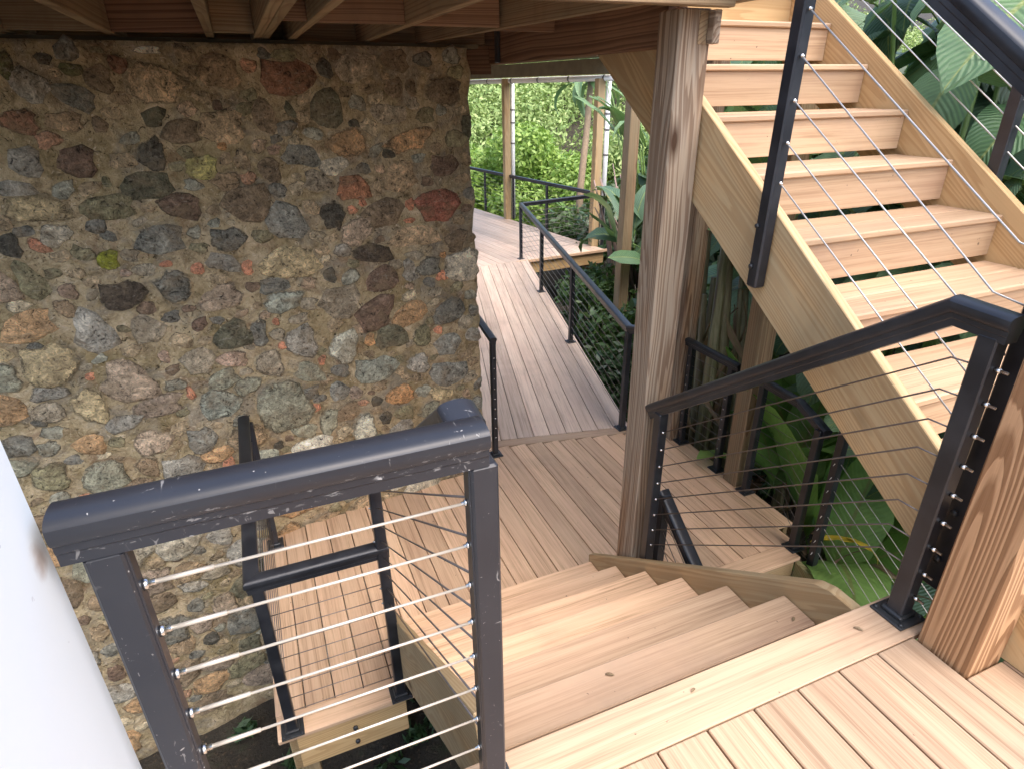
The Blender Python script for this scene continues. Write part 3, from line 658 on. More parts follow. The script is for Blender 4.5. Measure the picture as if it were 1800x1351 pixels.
# ------------------------------------------------------------------ walkway
ww = thing("walkway_deck", (1.2, 6, H - .03), "long narrow boardwalk of weathered grey-pink boards running along the house to the far deck", "walkway")
def wp(rr, ss, z=0): return W0 + wr_ * rr + wd_ * ss + V((0, 0, H + z))
ssn = lambda rr: -.06 + .065 * 0
plank("cross_plank", (.06, 3.4110, H - TH / 2), (1.40, 3.1367, H - TH / 2), .100, M['plank'], ww)
for k in range(-2, 7):
    rc = -.946 + (k + .5) * .1465
    send = 6.02 + .28 * (rc + .9)
    q_ = W0 + wr_ * rc; s0_ = (3.4125 - (.2006 * q_.x + .9797 * q_.y)) / (.2006 * wd_.x + .9797 * wd_.y)
    plank("plank", wp(rc, s0_, -TH / 2), wp(rc, send, -TH / 2), .1410, M['plank_grey'], ww)
for rr in (-1.1, -.6, -.05): bar("joist", wp(rr, .05, -.125), wp(rr, 5.9, -.125), .04, .19, M['treated'], ww)
bar("rim_board", wp(.068, .04, -.13), wp(.068, 6.05, -.13), .034, .2, M['treated'], ww)

# ------------------------------------------------------------------ far deck
fd = thing("wooden_deck", (2.5, 11, H - .03), "distant covered deck of narrow grey boards beyond the end of the boardwalk", "deck")
fdir = V((-.139, .990, 0)); fr_ = V((.990, .139, 0)); F0 = V((4.60, 9.12, H - TH / 2 + .003))
for k in range(44):
    base = F0 - fr_ * (.07 + .145 * k)
    s0 = -.0 - .02 * 0
    # start on the near edge line through (2.1,8.93) - (4.6,9.12)
    ystart = 9.12 - (4.6 - base.x) * .076
    A = base + fdir * ((ystart - base.y) / fdir.y); 
    plank("plank", A, A + fdir * 7.5, .139, M['plank_grey'], fd)
bar("edge_board", (2.75, 8.965, H - .02), (4.66, 9.11, H - .02), .022, .05, M['plank_shade_lift'], fd)
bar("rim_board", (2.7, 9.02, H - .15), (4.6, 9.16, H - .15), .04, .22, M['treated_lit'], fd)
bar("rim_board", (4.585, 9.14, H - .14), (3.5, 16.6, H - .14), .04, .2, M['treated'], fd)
for k in range(5):
    p = F0 + fdir * (.3 + 2.2 * k) - fr_ * .15
    box("support_post", p.x - .07, p.x + .07, p.y - .07, p.y + .07, float(gz(p.x, p.y)) - .3, H - .26, M['treated'], fd, 'Z')

# ------------------------------------------------------------------ timber posts
def timber_post(loc, hgt, label, mat, s=.14, rot=0, notch=None, group=None):
    t = thing("timber_post", loc, label, "post", group)
    x, y, z = loc
    p = box("post_shaft", x - s / 2, x + s / 2, y - s / 2, y + s / 2, z, z + hgt, mat, t, 'Z', ch=.006)
    return t
timber_post((.213, 1.297, -2.5), 4.17, "thick weathered square post in the centre of the picture holding up the beam", M['post_grey'])
timber_post((.2195, -.219, -.4), 2.3, "orange brown post with bold dark grain at the right edge beside the near deck", M['post_orange'])
timber_post((1.665, 2.90, -2.5), 4.1, "brown square post behind the thick centre post at the landing's far corner", M['post_grey'])
timber_post((1.705, 2.135, -2.5), 4.1, "stained square post between two black rail posts on the landing's right edge", M['joist'])
timber_post((3.0, 5.95, -2.5), 4.0, "brown post among the broad leaves between boardwalk and far deck", M['joist'])
fp1 = timber_post((4.10, 12.70, -2.6), 4.2, "slim pale post standing on the far deck's outer edge, nearest the stone wall's corner", M['treated'])
fp2 = timber_post((4.56, 9.47, -2.6), 4.15, "wooden post at the near corner of the far deck under the gutter's end", M['treated'])

# ------------------------------------------------------------------ upper staircase
us = thing("staircase", (.85, .6, 0), "open staircase of honey coloured treads climbing to the upper deck on the right", "staircase")
Y0, Z0, UR, UD = 1.728, 1.687, .1874, .26
for k in range(0, 9):
    yf, zt = Y0 - UD * k, Z0 - UR * k
    for j in (0, 1):
        plank("tread", (.332, yf + .0695 + j * .1425, zt - TH / 2), (1.398, yf + .0695 + j * .1425, zt - TH / 2), .139, M['tread'], us, ch=.005)
    box("riser", .333, 1.397, yf + .016, yf + .036, zt - .163, zt - TH - .001, M['tread'], us, 'X', ch=.002)
nl = lambda y: Z0 + (y - Y0) * .7208
ytop = 2.16
def ust(x0, x1, off, yend, mat):
    ystringer("stringer", x0, x1, [(-.60, 0.002), (-.60, nl(-.60) + off), ((1.84 - off - Z0) / .7208 + Y0, 1.84), (yend, 1.84), (yend, nl(yend) - .385), (-.21, .002)], mat, us, .7208)
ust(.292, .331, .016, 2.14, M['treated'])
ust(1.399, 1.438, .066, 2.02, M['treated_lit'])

# ------------------------------------------------------------------ descending staircase at the landing's near edge
ds = thing("staircase", (.9, .8, -2.3), "lower flight going down from the landing's near edge, only its stringer end showing", "staircase")
for k in range(1, 6):
    for j in (0, 1):
        yc = 1.28 - .26 * k + .07 + j * .1425
        if j == 1 and k == 1: continue
        plank("tread", (.335, yc, H - .1874 * k - TH / 2), (1.46, yc, H - .1874 * k - TH / 2), .139, M['plank_shade_lift'], ds)
    box("riser", .336, 1.459, 1.28 - .26 * (k - 1) - .02 - .016, 1.28 - .26 * (k - 1) - .016, H - .1874 * k + .002, H - .1874 * (k - 1) - TH - .002, M['plank_shade_lift'], ds, 'X') if k > 1 else None
for (x0, x1) in ((.295, .333), (1.462, 1.500)):
    ystringer("stringer", x0, x1, [(1.286, H - .028), (1.16, H - .040), (-.05, H - .040 - .7208 * 1.13), (-.05, H - .32 - .7208 * 1.13), (1.286, H - .27)], M['moss_wood'], ds, .7208)

# ------------------------------------------------------------------ upper deck (underside seen overhead)
ud = thing("upper_deck", (-1.0, 3.5, 1.66), "underside of the upper deck overhead with its rough joists and reddish blocking", "deck")
JB, JT = 1.665, 1.847
DY0, DY1 = 1.12, 6.6
def joist(x0, y0, x1, y1, wd=.038, nm="joist", mat=None, zb=JB, zt=JT):
    return bar(nm, (x0, y0, (zb + zt) / 2), (x1, y1, (zb + zt) / 2), wd, zt - zb, mat or M['joist'], ud, ch=.002)
JX = [-3.45, -3.05, -2.64, -2.24, -1.845, -1.425, -1.03, -.625]
for x in JX: joist(x, DY0, x, DY1)
joist(-1.205, DY0, -1.205, DY1); joist(-1.165, DY0, -1.165, DY1)
joist(-.065, 1.17, -.29, 3.2); joist(-.20, 3.2, -.20, DY1)
for i, yb in ((-1.23, 2.08), (-.82, 2.10), (-.40, 2.12), (.02, 2.14)):
    pass
def block(xa, xb, y, zb=JB + .004, zt=JT - .002, mat=None): 
    bar("blocking", (xa, y, (zb + zt) / 2), (xb, y, (zb + zt) / 2), .038, zt - zb, mat or M['blocking'], ud, ch=.002)
block(-1.01, -.645, 2.09); block(-.605, -.20, 2.13); block(-1.147, -1.05, 2.05)
block(-1.405, -1.225, 2.70, mat=M['joist']); block(-1.825, -1.445, 2.74, mat=M['beam']); block(-2.22, -1.865, 2.72, mat=M['joist']); block(-.14, .16, 2.30)
for xa, xb in ((-2.22, -1.865), (-1.825, -1.445), (-1.405, -1.225), (-1.147, -1.05), (-1.01, -.645), (-.605, -.26), (-.24, .16)): block(xa, xb, 3.30, mat=M['joist'])  # extra row added behind the wall top to keep light out
for k in range(44):
    y = DY0 + .07 + k * .1435
    x1 = .345 if y < 1.98 else 1.43
    bar("plank", (-4.2, y, JT + .0145), (x1, y, JT + .0145), .137, .024, M['plank_shade_lift'], ud)
bar("rim_joist", (.318, .55, (1.680 + JT) / 2), (.318, 1.215, (1.680 + JT) / 2), .038, JT - 1.680, M['joist'], ud)
bar("rim_joist", (.335, 2.04, (JB + JT) / 2), (1.43, 2.04, (JB + JT) / 2), .04, JT - JB + .0, M['treated_lit'], ud)
bar("dark_gap_fill", wpt(-5.2, 1.6525, -.21), wpt(.10, 1.6525, -.21), .24, .021, M['soffit'], ud)  # dark board added to fill the dark gap above the wall top
bar("rim_joist", (-4.2, DY0 + .03, (JB + JT) / 2), (.299, DY0 + .03, (JB + JT) / 2), .038, JT - JB, M['joist'], ud)

db = thing("support_beam", (.23, 2.2, 1.55), "dark brown doubled beam resting in the notch of the thick centre post", "beam")
bar("beam_plank", (.208, 1.370, 1.6595), (.208, 3.55, 1.6595), .042, .209, M['beam'], db)
bar("beam_plank", (.2535, 1.369, 1.6595), (.2535, 3.55, 1.6595), .042, .209, M['beam'], db)
bar("beam_plank", (.243, 1.2235, 1.6095), (.243, 1.2275, 1.6095), .036, .108, M['joist'], db)
bar("beam_plank", (.2785, 1.190, 1.6095), (.2785, 1.2265, 1.6095), .032, .108, M['post_grey'], db)
bar("blocking", (-.12, 3.30, 1.58), (.20, 3.30, 1.58), .038, .16, M['beam'], ud)  # dark filler added to close a bright sliver at the wall corner
box("post_strap", .165, .185, 3.08, 3.13, 1.56, 1.74, M['plate'], db, 'Z')

# far veranda roof edge with gutter
g0 = V((4.66, 9.15, 1.555)); gd = V((-.139, .990, 0))
gt = thing("rain_gutter", g0, "long white gutter pipe with dark clips along the far deck's roof edge", "gutter")
tube("gutter_pipe", [g0 - gd * .05, g0 + gd * 7.5], .052, M['pvc'], gt, n=10)
for k in range(7): tube("gutter_clip", [g0 + gd * (.25 + 1.05 * k), g0 + gd * (.29 + 1.05 * k)], .057, M['collar'], gt, n=10)
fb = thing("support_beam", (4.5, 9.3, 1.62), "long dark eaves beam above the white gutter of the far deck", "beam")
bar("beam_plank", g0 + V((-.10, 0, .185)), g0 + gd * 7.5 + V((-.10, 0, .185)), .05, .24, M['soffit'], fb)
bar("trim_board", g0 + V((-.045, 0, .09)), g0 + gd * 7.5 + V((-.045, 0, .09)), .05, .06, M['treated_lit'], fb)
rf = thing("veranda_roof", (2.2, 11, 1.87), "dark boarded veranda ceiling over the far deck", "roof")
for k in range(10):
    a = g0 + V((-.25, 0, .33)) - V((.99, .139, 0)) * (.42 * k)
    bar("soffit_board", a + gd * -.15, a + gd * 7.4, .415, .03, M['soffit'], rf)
def downpipe(x, y, label):
    t = thing("downpipe", (x, y, H), label, "pipe")
    tube("pipe_shaft", [(x, y, H + .01), (x, y, 1.53)], .045, M['pvc'], t, n=10)
    for z in (.30, .72, .98): tube("pipe_collar", [(x, y, z), (x, y, z + .03)], .054, M['collar'], t, n=10)
downpipe(4.235, 12.66, "white downpipe with grey collars beside the slim far post")
downpipe(4.70, 9.41, "white downpipe with grey collars at the near corner of the far deck")

# ------------------------------------------------------------------ railings
def railing(loc, label, group=None): return thing("cable_railing", loc, label, "railing", group)
# front railing on the near deck
R1 = railing((-1.4, -.08, 0), "scuffed black foreground railing with taut cream cables, ending against the white wall")
yr = -.080
rail_post(R1, -1.1135, yr, 0, .879, M['worn'], .047)
rail_post(R1, -1.6425, yr, 0, .879, M['worn'], .047)
for x in (-1.1135, -1.6425):                               # raised channel on the side faces
    s = 1 if x < -1.4 else -1
    box("post_channel", x + s * .0235 - .003, x + s * .0235 + .003, yr - .018, yr + .006, .02, .882, M['worn'], R1, 'Z', ch=.002)
handrail([(-1.688, yr, .910), (-1.106, yr, .910)], M['worn'], R1, sc=1.04)
for k in range(9):
    z = .802 - .0895 * k
    cable(R1, [(-1.600, yr, z), (-1.140, yr, z - .001)], M['cable_cream'], .0026)
    tube("turnbuckle", [(-1.604, yr, z), (-1.525, yr, z)], .0037, M['cable_cream'], R1, n=8)
    stud(R1, (-1.6165, yr, z), (1, 0, 0), .016, .0085)
    stud(R1, (-1.1395, yr, z), (-1, 0, 0), .010, .006)
# left railing of the short stairs
R2 = railing((-1.12, .6, -.5), "sloping black railing on the left side of the short stairs, behind the foreground railing")
handrail([(-1.127, yr + .025, .906), (-1.127, -.012, .912), (-1.122, 1.335, .912 - .72 * 1.347)], M['worn'], R2, sc=1.04)
rail_post(R2, -1.118, 1.315, H, -.055, plate=True)
for k in range(8):
    z0 = .79 - .0895 * k; z1 = -.055 - .0895 * k
    cable(R2, [(-1.116, yr + .022, z0), (-1.118, 1.291, z1 - .02)], M['steel_dark'], .0027)
    stud(R2, (-1.1425, 1.315, z1 - .03), (-1, 0, 0), .008, .006)
# right railing of the short stairs
R3 = railing((.175, .6, -.5), "black railing down the right side of the short stairs, bolted to the near deck")
rail_post(R3, .176, -.065, 0, .885)
rail_post(R3, .170, 1.135, -1.16, .088, plate=False)
handrail([(.176, -.105, .905), (.176, .03, .912), (.176, 1.21, .055)], M['black'], R3)
for k in range(9):
    z0 = .800 - .0895 * k; z1 = -.003 - .0925 * k
    if k < 8:
        cable(R3, [(.176, -.041, z0), (.176, .012 + .004 * k, z0 - .003), (.172, 1.111, z1)], M['steel_dark'])
        stud(R3, (.170, 1.111, z1), (0, -1, 0), .008, .006)
    stud(R3, (.180, -.089, z0 + .004), (0, -1, 0), .030, .0062)
# platform railing beside the stone wall
R4 = railing((-1.4, 1.33, H), "low black railing round the landing's left corner by the stone wall")
rail_post(R4, -1.640, 1.325, H, -.42)
rail_post(R4, -1.632, 2.765, H, -.40)
handrail([(-1.09, 1.322, -.415), (-1.655, 1.322, -.415), (-1.655, 2.80, -.395)], M['black'], R4)
for k in range(9):
    z = -.52 - .086 * k
    cable(R4, [(-1.14, 1.322, z), (-1.62, 1.322, z)], M['steel_dark'], .0022)
    cable(R4, [(-1.640, 1.345, z), (-1.635, 2.745, z + .005)], M['steel_dark'], .0022)
# upper stair, left and right railings
R5 = railing((.265, .4, .5), "black railing on the near side of the upper staircase with posts bolted to the stringer")
p = bar("post", (.266, .797, .755), (.266, .775, 2.0), .046, .05, M['black'], R5, up=(0, 1, 0), ch=.006)
for z in (.974, .831): tube("bolt", [(.2435, .806, z), (.236, .806, z)], .009, M['plate'], p)
bar("post", (.268, -.082, .10), (.268, -.092, 1.34), .044, .048, M['black'], R5, up=(0, 1, 0), ch=.004)
for z in (.20, .36): tube("bolt", [(.246, -.082, z), (.238, -.082, z)], .011, M['plate'], R5)
handrail([(.268, -.16, .586 + .93 - .36 * .7208), (.268, 2.0, .586 + .93 + 1.8 * .7208)], M['black'], R5, sc=1.02)
for k in range(5):
    zt = 1.633 - .1255 * k
    z_b = zt - .700 * .79
    cable(R5, [(.262, .757, zt - .008)] + ([(.262, -.005 + .02 * k, z_b), (.266, -.062, z_b - .014)] if k < 2 else [(.266, -.062, zt - .700 * .819)]), M['steel'], .0026)
    stud(R5, (.262, .757, zt - .008), (0, -1, -.3), .012, .006)
R6 = railing((1.45, .9, .9), "black railing on the far side of the upper staircase against the broad leaves")
for y in (.812, 1.92): bar("post", (1.464, y, nl(y) - .2), (1.464, y, nl(y) + .90), .046, .05, M['black'], R6, up=(0, 1, 0))
handrail([(1.464, -.5, nl(-.5) + .93), (1.464, 2.2, nl(2.2) + .93)], M['black'], R6)
for k in range(8):
    o = .155 + .096 * k
    cable(R6, [(1.462, -.4, nl(-.4) + o), (1.462, 2.3, nl(2.3) + o)], M['steel'], .0030)
# landing, right edge
R7 = railing((1.68, 2.1, H), "black railing along the landing's right edge, broken by a square wooden post")
for y, mt in ((2.784, 1), (2.318, 1), (1.995, 1)): rail_post(R7, 1.672, y, H, -.42)
rail_post(R7, 1.525, 1.375, H, -.44)
handrail([(1.655, 2.84, -.425), (1.668, 2.24, -.425)], M['black'], R7, sc=.85)
handrail([(1.668, 2.055, -.425), (1.655, 1.66, -.43), (1.535, 1.33, -.455)], M['black'], R7, sc=.85)
for k in range(9):
    z = -.53 - .086 * k
    cable(R7, [(1.672, 2.76, z), (1.672, 2.34, z)], M['steel_dark'], .0022)
    cable(R7, [(1.672, 1.97, z), (1.668, 1.66, z), (1.53, 1.40, z)], M['steel_dark'], .0022)
    stud(R7, (1.649, 2.318, z), (-1, 0, 0), .006, .005); stud(R7, (1.649, 2.784, z), (-1, 0, 0), .006, .005)
# descending flight
R8 = railing((.275, .8, -1.5), "black handrail slanting down beside the thick centre post towards the lower flight")
box("post", .252, .30, 1.155, 1.203, -1.75, -.42, M['black'], R8, 'Z')
handrail([(.283, 1.215, -.43), (.283, .0, -.43 - .78 * 1.2)], M['black'], R8, sc=.95)
for k in range(8): 
    z = -.55 - .09 * k
    cable(R8, [(.276, 1.16, z), (.276, 0, z - .78 * 1.16)], M['steel_dark'], .0022)
    if k < 3: stud(R8, (.276, 1.155, -.95 - .13 * k), (0, -1, .3), .03, .004, M['steel'])
R9 = railing((1.55, .8, -1.6), "black post and steel cables descending past the bright banana leaves on the right")
box("post", 1.535, 1.583, 1.215, 1.263, -1.55, -.32, M['black'], R9, 'Z')
handrail([(1.559, 1.30, -.30), (1.559, 1.22, -.305), (1.559, .0, -.305 - .56 * 1.2)], M['black'], R9, sc=.9)
for k in range(8):
    z = -.60 - .095 * k
    cable(R9, [(1.559, 1.214, z), (1.559, .0, z - .62 * 1.2)], M['steel'], .0026)
    stud(R9, (1.535, 1.235, z), (-1, -.4, 0), .03, .0028, M['steel'])
# walkway right side, round the corner to the landing
R10 = railing((1.9, 5.2, H), "long black railing down the right side of the boardwalk, its top rail shining pale")
for x, y in ((1.331, 3.187), (1.867, 5.211), (2.399, 7.185), (2.895, 9.105)): rail_post(R10, x, y, H, -.415)
handrail([(1.60, 2.90, -.395), (1.331, 3.187, -.395), (2.905, 9.12, -.395), (4.62, 9.44, -.395)], M['black'], R10)
for k in range(9):
    z = -.52 - .088 * k
    cable(R10, [(1.34, 3.22, z), (2.89, 9.08, z)], M['steel_dark'], .0030)
    cable(R10, [(1.56, 2.94, z), (1.35, 3.165, z)], M['steel_dark'], .0026)
    cable(R10, [(2.91, 9.11, z), (4.5, 9.41, z)], M['steel_dark'], .0030)
R11 = railing((.13, 3.3, H), "short black rail end and post squeezed against the stone wall's corner")
rail_post(R11, .135, 3.225, H, -.33, s=.042)
handrail([(.135, 3.20, -.315), (.30, 4.6, -.315)], M['black'], R11, sc=.8)
for k in range(9): stud(R11, (.135, 3.203, -.45 - .088 * k), (0, -1, 0), .006, .0055)
R12 = railing((4.3, 11, H), "thin distant railing along the outer edge of the far deck")
for (x, y) in ((4.33, 11.07), (4.0, 13.9)): box("post", x - .024, x + .024, y - .024, y + .024, H, -.40, M['black'], R12, 'Z')
box("post", 4.66, 4.70, 9.34, 9.38, H, -.40, M['black'], R12, 'Z'); box("post", 4.185, 4.225, 12.57, 12.61, H, -.40, M['black'], R12, 'Z')
handrail([(4.63, 9.42, -.385), (4.15, 12.66, -.385), (3.62, 16.3, -.385)], M['black'], R12)
for k in range(9):
    z = -.50 - .088 * k
    cable(R12, [(4.60, 9.5, z), (4.13, 12.66, z), (3.62, 16.3, z)], M['steel_dark'], .0032)

# ------------------------------------------------------------------ plants
def leaf_mesh(L, wd, droop, fold, seed, torn=0.0, n=7):
    rg = random.Random(seed); vs = []; fs = []; uv = []
    x = 0; z = 0; ang = 0
    for i in range(n + 1):
        t = i / n
        prof_ = math.sin(math.pi * min(1, max(0, t)) ** .72) ** .62 if 0 < t < 1 else 0.02
        hw = wd / 2 * prof_
        a = -droop * t * t
        if i: x += L / n * math.cos(a); z += L / n * math.sin(a)
        for j, sx in enumerate((-1, -.5, 0, .5, 1)):
            tw = 1 - (torn * rg.random() if abs(sx) == 1 else 0)
            wob = rg.uniform(-.02, .02) * L if abs(sx) == 1 else 0
            vs.append((x + .05 * L * abs(sx) * prof_, sx * hw * tw, z + fold * abs(sx) * hw - abs(sx) ** 2 * hw * .35 + wob))
            uv.append((.5 + sx / 2, t))
    for i in range(n):
        for j in range(4):
            a = i * 5 + j; fs.append((a, a + 1, a + 6, a + 5))
    me = bpy.data.meshes.new("leaf"); me.from_pydata(vs, [], fs); me.update()
    ul = me.uv_layers.new(name="UVMap"); 
    for lp in me.loops: ul.data[lp.index].uv = uv[lp.vertex_index]
    me.polygons.foreach_set("use_smooth", [True] * len(me.polygons)); return me
LM = {}
def leafvar(kind, mat):
    if (kind, mat) not in LM:
        if kind == 'broad': L = [leaf_mesh(1, .36, d, fo, i, .12) for i, (d, fo) in enumerate(((.9, .35), (1.3, .25), (.5, .45), (1.8, .3), (.2, .2)))]
        elif kind == 'narrow': L = [leaf_mesh(1, .10, d, .5, i + 10) for i, d in enumerate((.9, 1.4, .5, 1.9))]
        else: L = [leaf_mesh(1, .24, d, .15, i + 20, .7) for i, d in enumerate((1.6, 2.2, 1.0))]
        for m_ in L: m_.materials.append(M[mat])
        LM[(kind, mat)] = L
    return LM[(kind, mat)]
prg = random.Random(11)
def place_leaf(parent, base, yaw, pit, L, kind='broad', mat='leaf_dark', roll=None, petiole=.25, wide=1.0):
    base = V(base)
    d = V((math.cos(yaw) * math.cos(pit), math.sin(yaw) * math.cos(pit), math.sin(pit)))
    e = base + d * petiole
    if petiole > .06: tube("leaf_stalk", [base, base + d * petiole * .5 + V((0, 0, .01)), e], .007, M['stem_green'] if 'dry' not in mat else M['leaf_dry'], parent, n=4)
    roll = prg.uniform(-.5, .5) if roll is None else roll
    mw = Matrix.Translation(e) @ Matrix.Rotation(yaw, 4, 'Z') @ Matrix.Rotation(-pit, 4, 'Y') @ Matrix.Rotation(roll, 4, 'X') @ Matrix.Diagonal((L, L * wide, L, 1))
    return link("leaf", prg.choice(leafvar(kind, mat)), None, parent, mw)
def broad_plant(loc, label, n, hmin, hmax, L=(.6, 1.0), mat='leaf_dark', stems=5, spread=.35, pit=(-.2, 1.0), face=None, cat="plant", name="broadleaf_plant", stemmat='stem_green', group=None, srad=.022):
    z0 = float(gz(loc[0], loc[1])) - .05; t = thing(name, (loc[0], loc[1], z0), label, cat, group); tops = []
    for i in range(stems):
        bx, by = loc[0] + prg.uniform(-spread, spread) * .6, loc[1] + prg.uniform(-spread, spread) * .6
        tx, ty = loc[0] + prg.uniform(-spread, spread) * 1.5, loc[1] + prg.uniform(-spread, spread) * 1.5
        zt = prg.uniform(.65, 1.0) * hmax
        m = (bx * .6 + tx * .4, by * .6 + ty * .4, (z0 + zt) / 2)
        tube("stem", [(bx, by, z0), m, (tx, ty, zt)], [srad * 1.3, srad, srad * .5], M[stemmat], t, n=6)
        tops.append(((bx, by, z0), m, (tx, ty, zt)))
    for i in range(int(n * 1.7)):
        a, m, b = prg.choice(tops); zt = prg.uniform(hmin, hmax)
        if zt > b[2]: zt = prg.uniform(hmin, max(b[2], hmin + .01))
        k = (zt - a[2]) / max(.01, b[2] - a[2]); k = max(0, min(1, k))
        p = V(a).lerp(V(b), k)
        yw = prg.uniform(0, 2 * math.pi) if face is None else face + prg.gauss(0, 1.0)
        place_leaf(t, p, yw, prg.uniform(*pit), prg.uniform(*L), 'broad', mat, wide=prg.uniform(1.0, 1.5))
    return t
toward = math.atan2(-2.2, -4.4)
G1 = "broad-leaved plants behind the upper staircase"
broad_plant((2.55, .75), "tall plant with ribbed dark green leaves next to the far stair railing's post", 26, -.9, 2.3, (.55, .85), 'leaf_dark', 6, .35, (-.95, .45), toward, group=G1)
broad_plant((2.75, 1.75), "leafy plant with big drooping ribbed leaves seen through the stair cables", 28, -.9, 2.7, (.6, .95), 'leaf_mid', 6, .4, (-.95, .45), toward, group=G1)
broad_plant((3.0, 2.75), "dense broad-leaved plant at the top of the stairs with pale upright stalks", 28, -.6, 3.1, (.6, 1.0), 'leaf_dark', 7, .4, (-.95, .45), toward, group=G1)
broad_plant((3.5, 3.7), "broad-leaved clump furthest up the stair slope, behind the top treads", 26, -.4, 3.3, (.7, 1.1), 'leaf_mid', 6, .45, (-.95, .45), toward, group=G1)
broad_plant((3.5, 1.3), "deep green plant behind the first row of leaves at the right edge", 26, -.2, 3.1, (.7, 1.1), 'leaf_dark', 6, .5, (-.95, .45), toward, group=G1)
broad_plant((3.9, 2.5), "shaded plant with long leaves filling the gap behind the stair railing", 26, 0, 3.6, (.8, 1.2), 'leaf_dark', 6, .5, (-.95, .45), toward, group=G1)
broad_plant((3.0, -.2), "broad-leaved plant at the far right edge beside the near deck", 24, -.8, 2.6, (.6, .9), 'leaf_mid', 5, .45, (-.95, .45), toward, group=G1)
# bright banana plants under the stairs
bp = thing("banana_plant", (2.15, 1.55, -2.4), "bright green banana plant with wide upright leaves under the upper staircase", "plant")
tube("stem", [(2.15, 1.55, -2.45), (2.12, 1.5, -1.7)], [.06, .04], M['stem'], bp, n=8)
for (b, yw, pt, L, ro) in (((2.02, 1.62, -1.75), 1.9, 1.25, 1.1, .9), ((2.05, 1.45, -1.8), -2.4, .9, .95, .2), ((2.1, 1.35, -1.7), -1.5, .95, 1.0, .5), ((2.2, 1.6, -1.6), .4, 1.0, 1.0, -.3),
        ((2.0, 1.3, -1.9), -1.9, .55, .8, .1), ((2.15, 1.25, -1.95), -1.2, .5, .9, .4), ((2.0, 1.5, -1.9), 3.0, .7, .7, .0), ((2.25, 1.35, -1.5), -.7, .9, .9, 0)):
    place_leaf(bp, b, yw, pt, L * 1.15, 'broad', 'leaf_bright', ro, .12, 1.35)
place_leaf(bp, (1.86, 1.18, -1.25), 2.6, .15, .30, 'broad', 'leaf_yellow', .3, 0.0, .9); place_leaf(bp, (1.80, 1.22, -1.22), -1.0, .0, .26, 'broad', 'leaf_yellow', -.3, 0.0, .8)
bq = thing("banana_plant", (2.45, 2.35, -2.4), "pale green banana leaves rising just behind the landing's black corner post", "plant")
tube("stem", [(2.45, 2.35, -2.45), (2.4, 2.3, -1.5)], [.06, .04], M['stem'], bq, n=8)
for (b, yw, pt, L, ro) in (((2.38, 2.3, -1.5), 2.2, 1.1, .95, .5), ((2.35, 2.2, -1.5), -2.0, 1.0, .9, .2), ((2.4, 2.2, -1.45), -1.1, 1.1, .95, -.2), ((2.35, 2.3, -1.6), 3.0, .6, .75, .3), ((2.45, 2.1, -1.6), -1.6, .6, .8, .2), ((2.5, 2.4, -1.3), .3, 1.2, 1.1, 0)):
    place_leaf(bq, b, yw, pt, L * 1.1, 'broad', 'leaf_bright', ro, .12, 1.35)
for k in range(7): place_leaf(bq, (2.3 + .06 * k - .15, 2.15 + prg.uniform(-.15, .15), -1.75 + prg.uniform(0, .35)), .7 + prg.uniform(-.8, .8), prg.uniform(.85, 1.3), prg.uniform(.8, 1.05), 'broad', 'leaf_bright', prg.uniform(-.3, .3), .1, 1.25)
for k in range(7): place_leaf(bp, (1.95 + .06 * k - .1, 1.45 + prg.uniform(-.2, .2), -1.95 + prg.uniform(0, .3)), .7 + prg.uniform(-.9, .9), prg.uniform(.6, 1.25), prg.uniform(.7, 1.0), 'broad', 'leaf_bright', prg.uniform(-.3, .3), .1, 1.3)
bd = thing("banana_plant", (1.95, .85, -2.4), "shaded dark green leaf clump below the cables of the lower flight", "plant")
tube("stem", [(1.95, .85, -2.45), (1.9, .85, -1.9)], [.05, .035], M['stem'], bd, n=8)
for (b, yw, pt, L) in (((1.9, .9, -1.95), -2.6, .8, .75), ((1.92, .8, -1.95), -1.8, .75, .8), ((1.98, .8, -1.95), -1.0, .8, .8), ((1.9, 1.0, -2.0), 2.8, .5, .6), ((2.0, .9, -1.9), 0.4, .9, .8)):
    place_leaf(bd, b, yw, pt, L, 'broad', 'leaf_dark', .2, .1, 1.25)
# dry leaves and brown debris
for i, (x, y) in enumerate(((1.75, 1.35), (1.95, 2.0), (1.9, 1.05))):
    t = thing("dry_plant", (x, y, -2.4), ("tangle of brown dry banana leaves under the lower flight's cables", "straw coloured dead fronds hanging beside the landing's square post", "withered brown leaves at the foot of the bright banana plant")[i], "plant")
    for k in range(18):
        place_leaf(t, (x + prg.uniform(-.2, .2), y + prg.uniform(-.2, .2), -2.3 + prg.uniform(0, 1.0 if i else .75)), prg.uniform(0, 6.28), prg.uniform(-.9, .8), prg.uniform(.3, .65), prg.choice(('dry', 'narrow')), 'leaf_dry', prg.uniform(-2, 2), 0.0, .6)
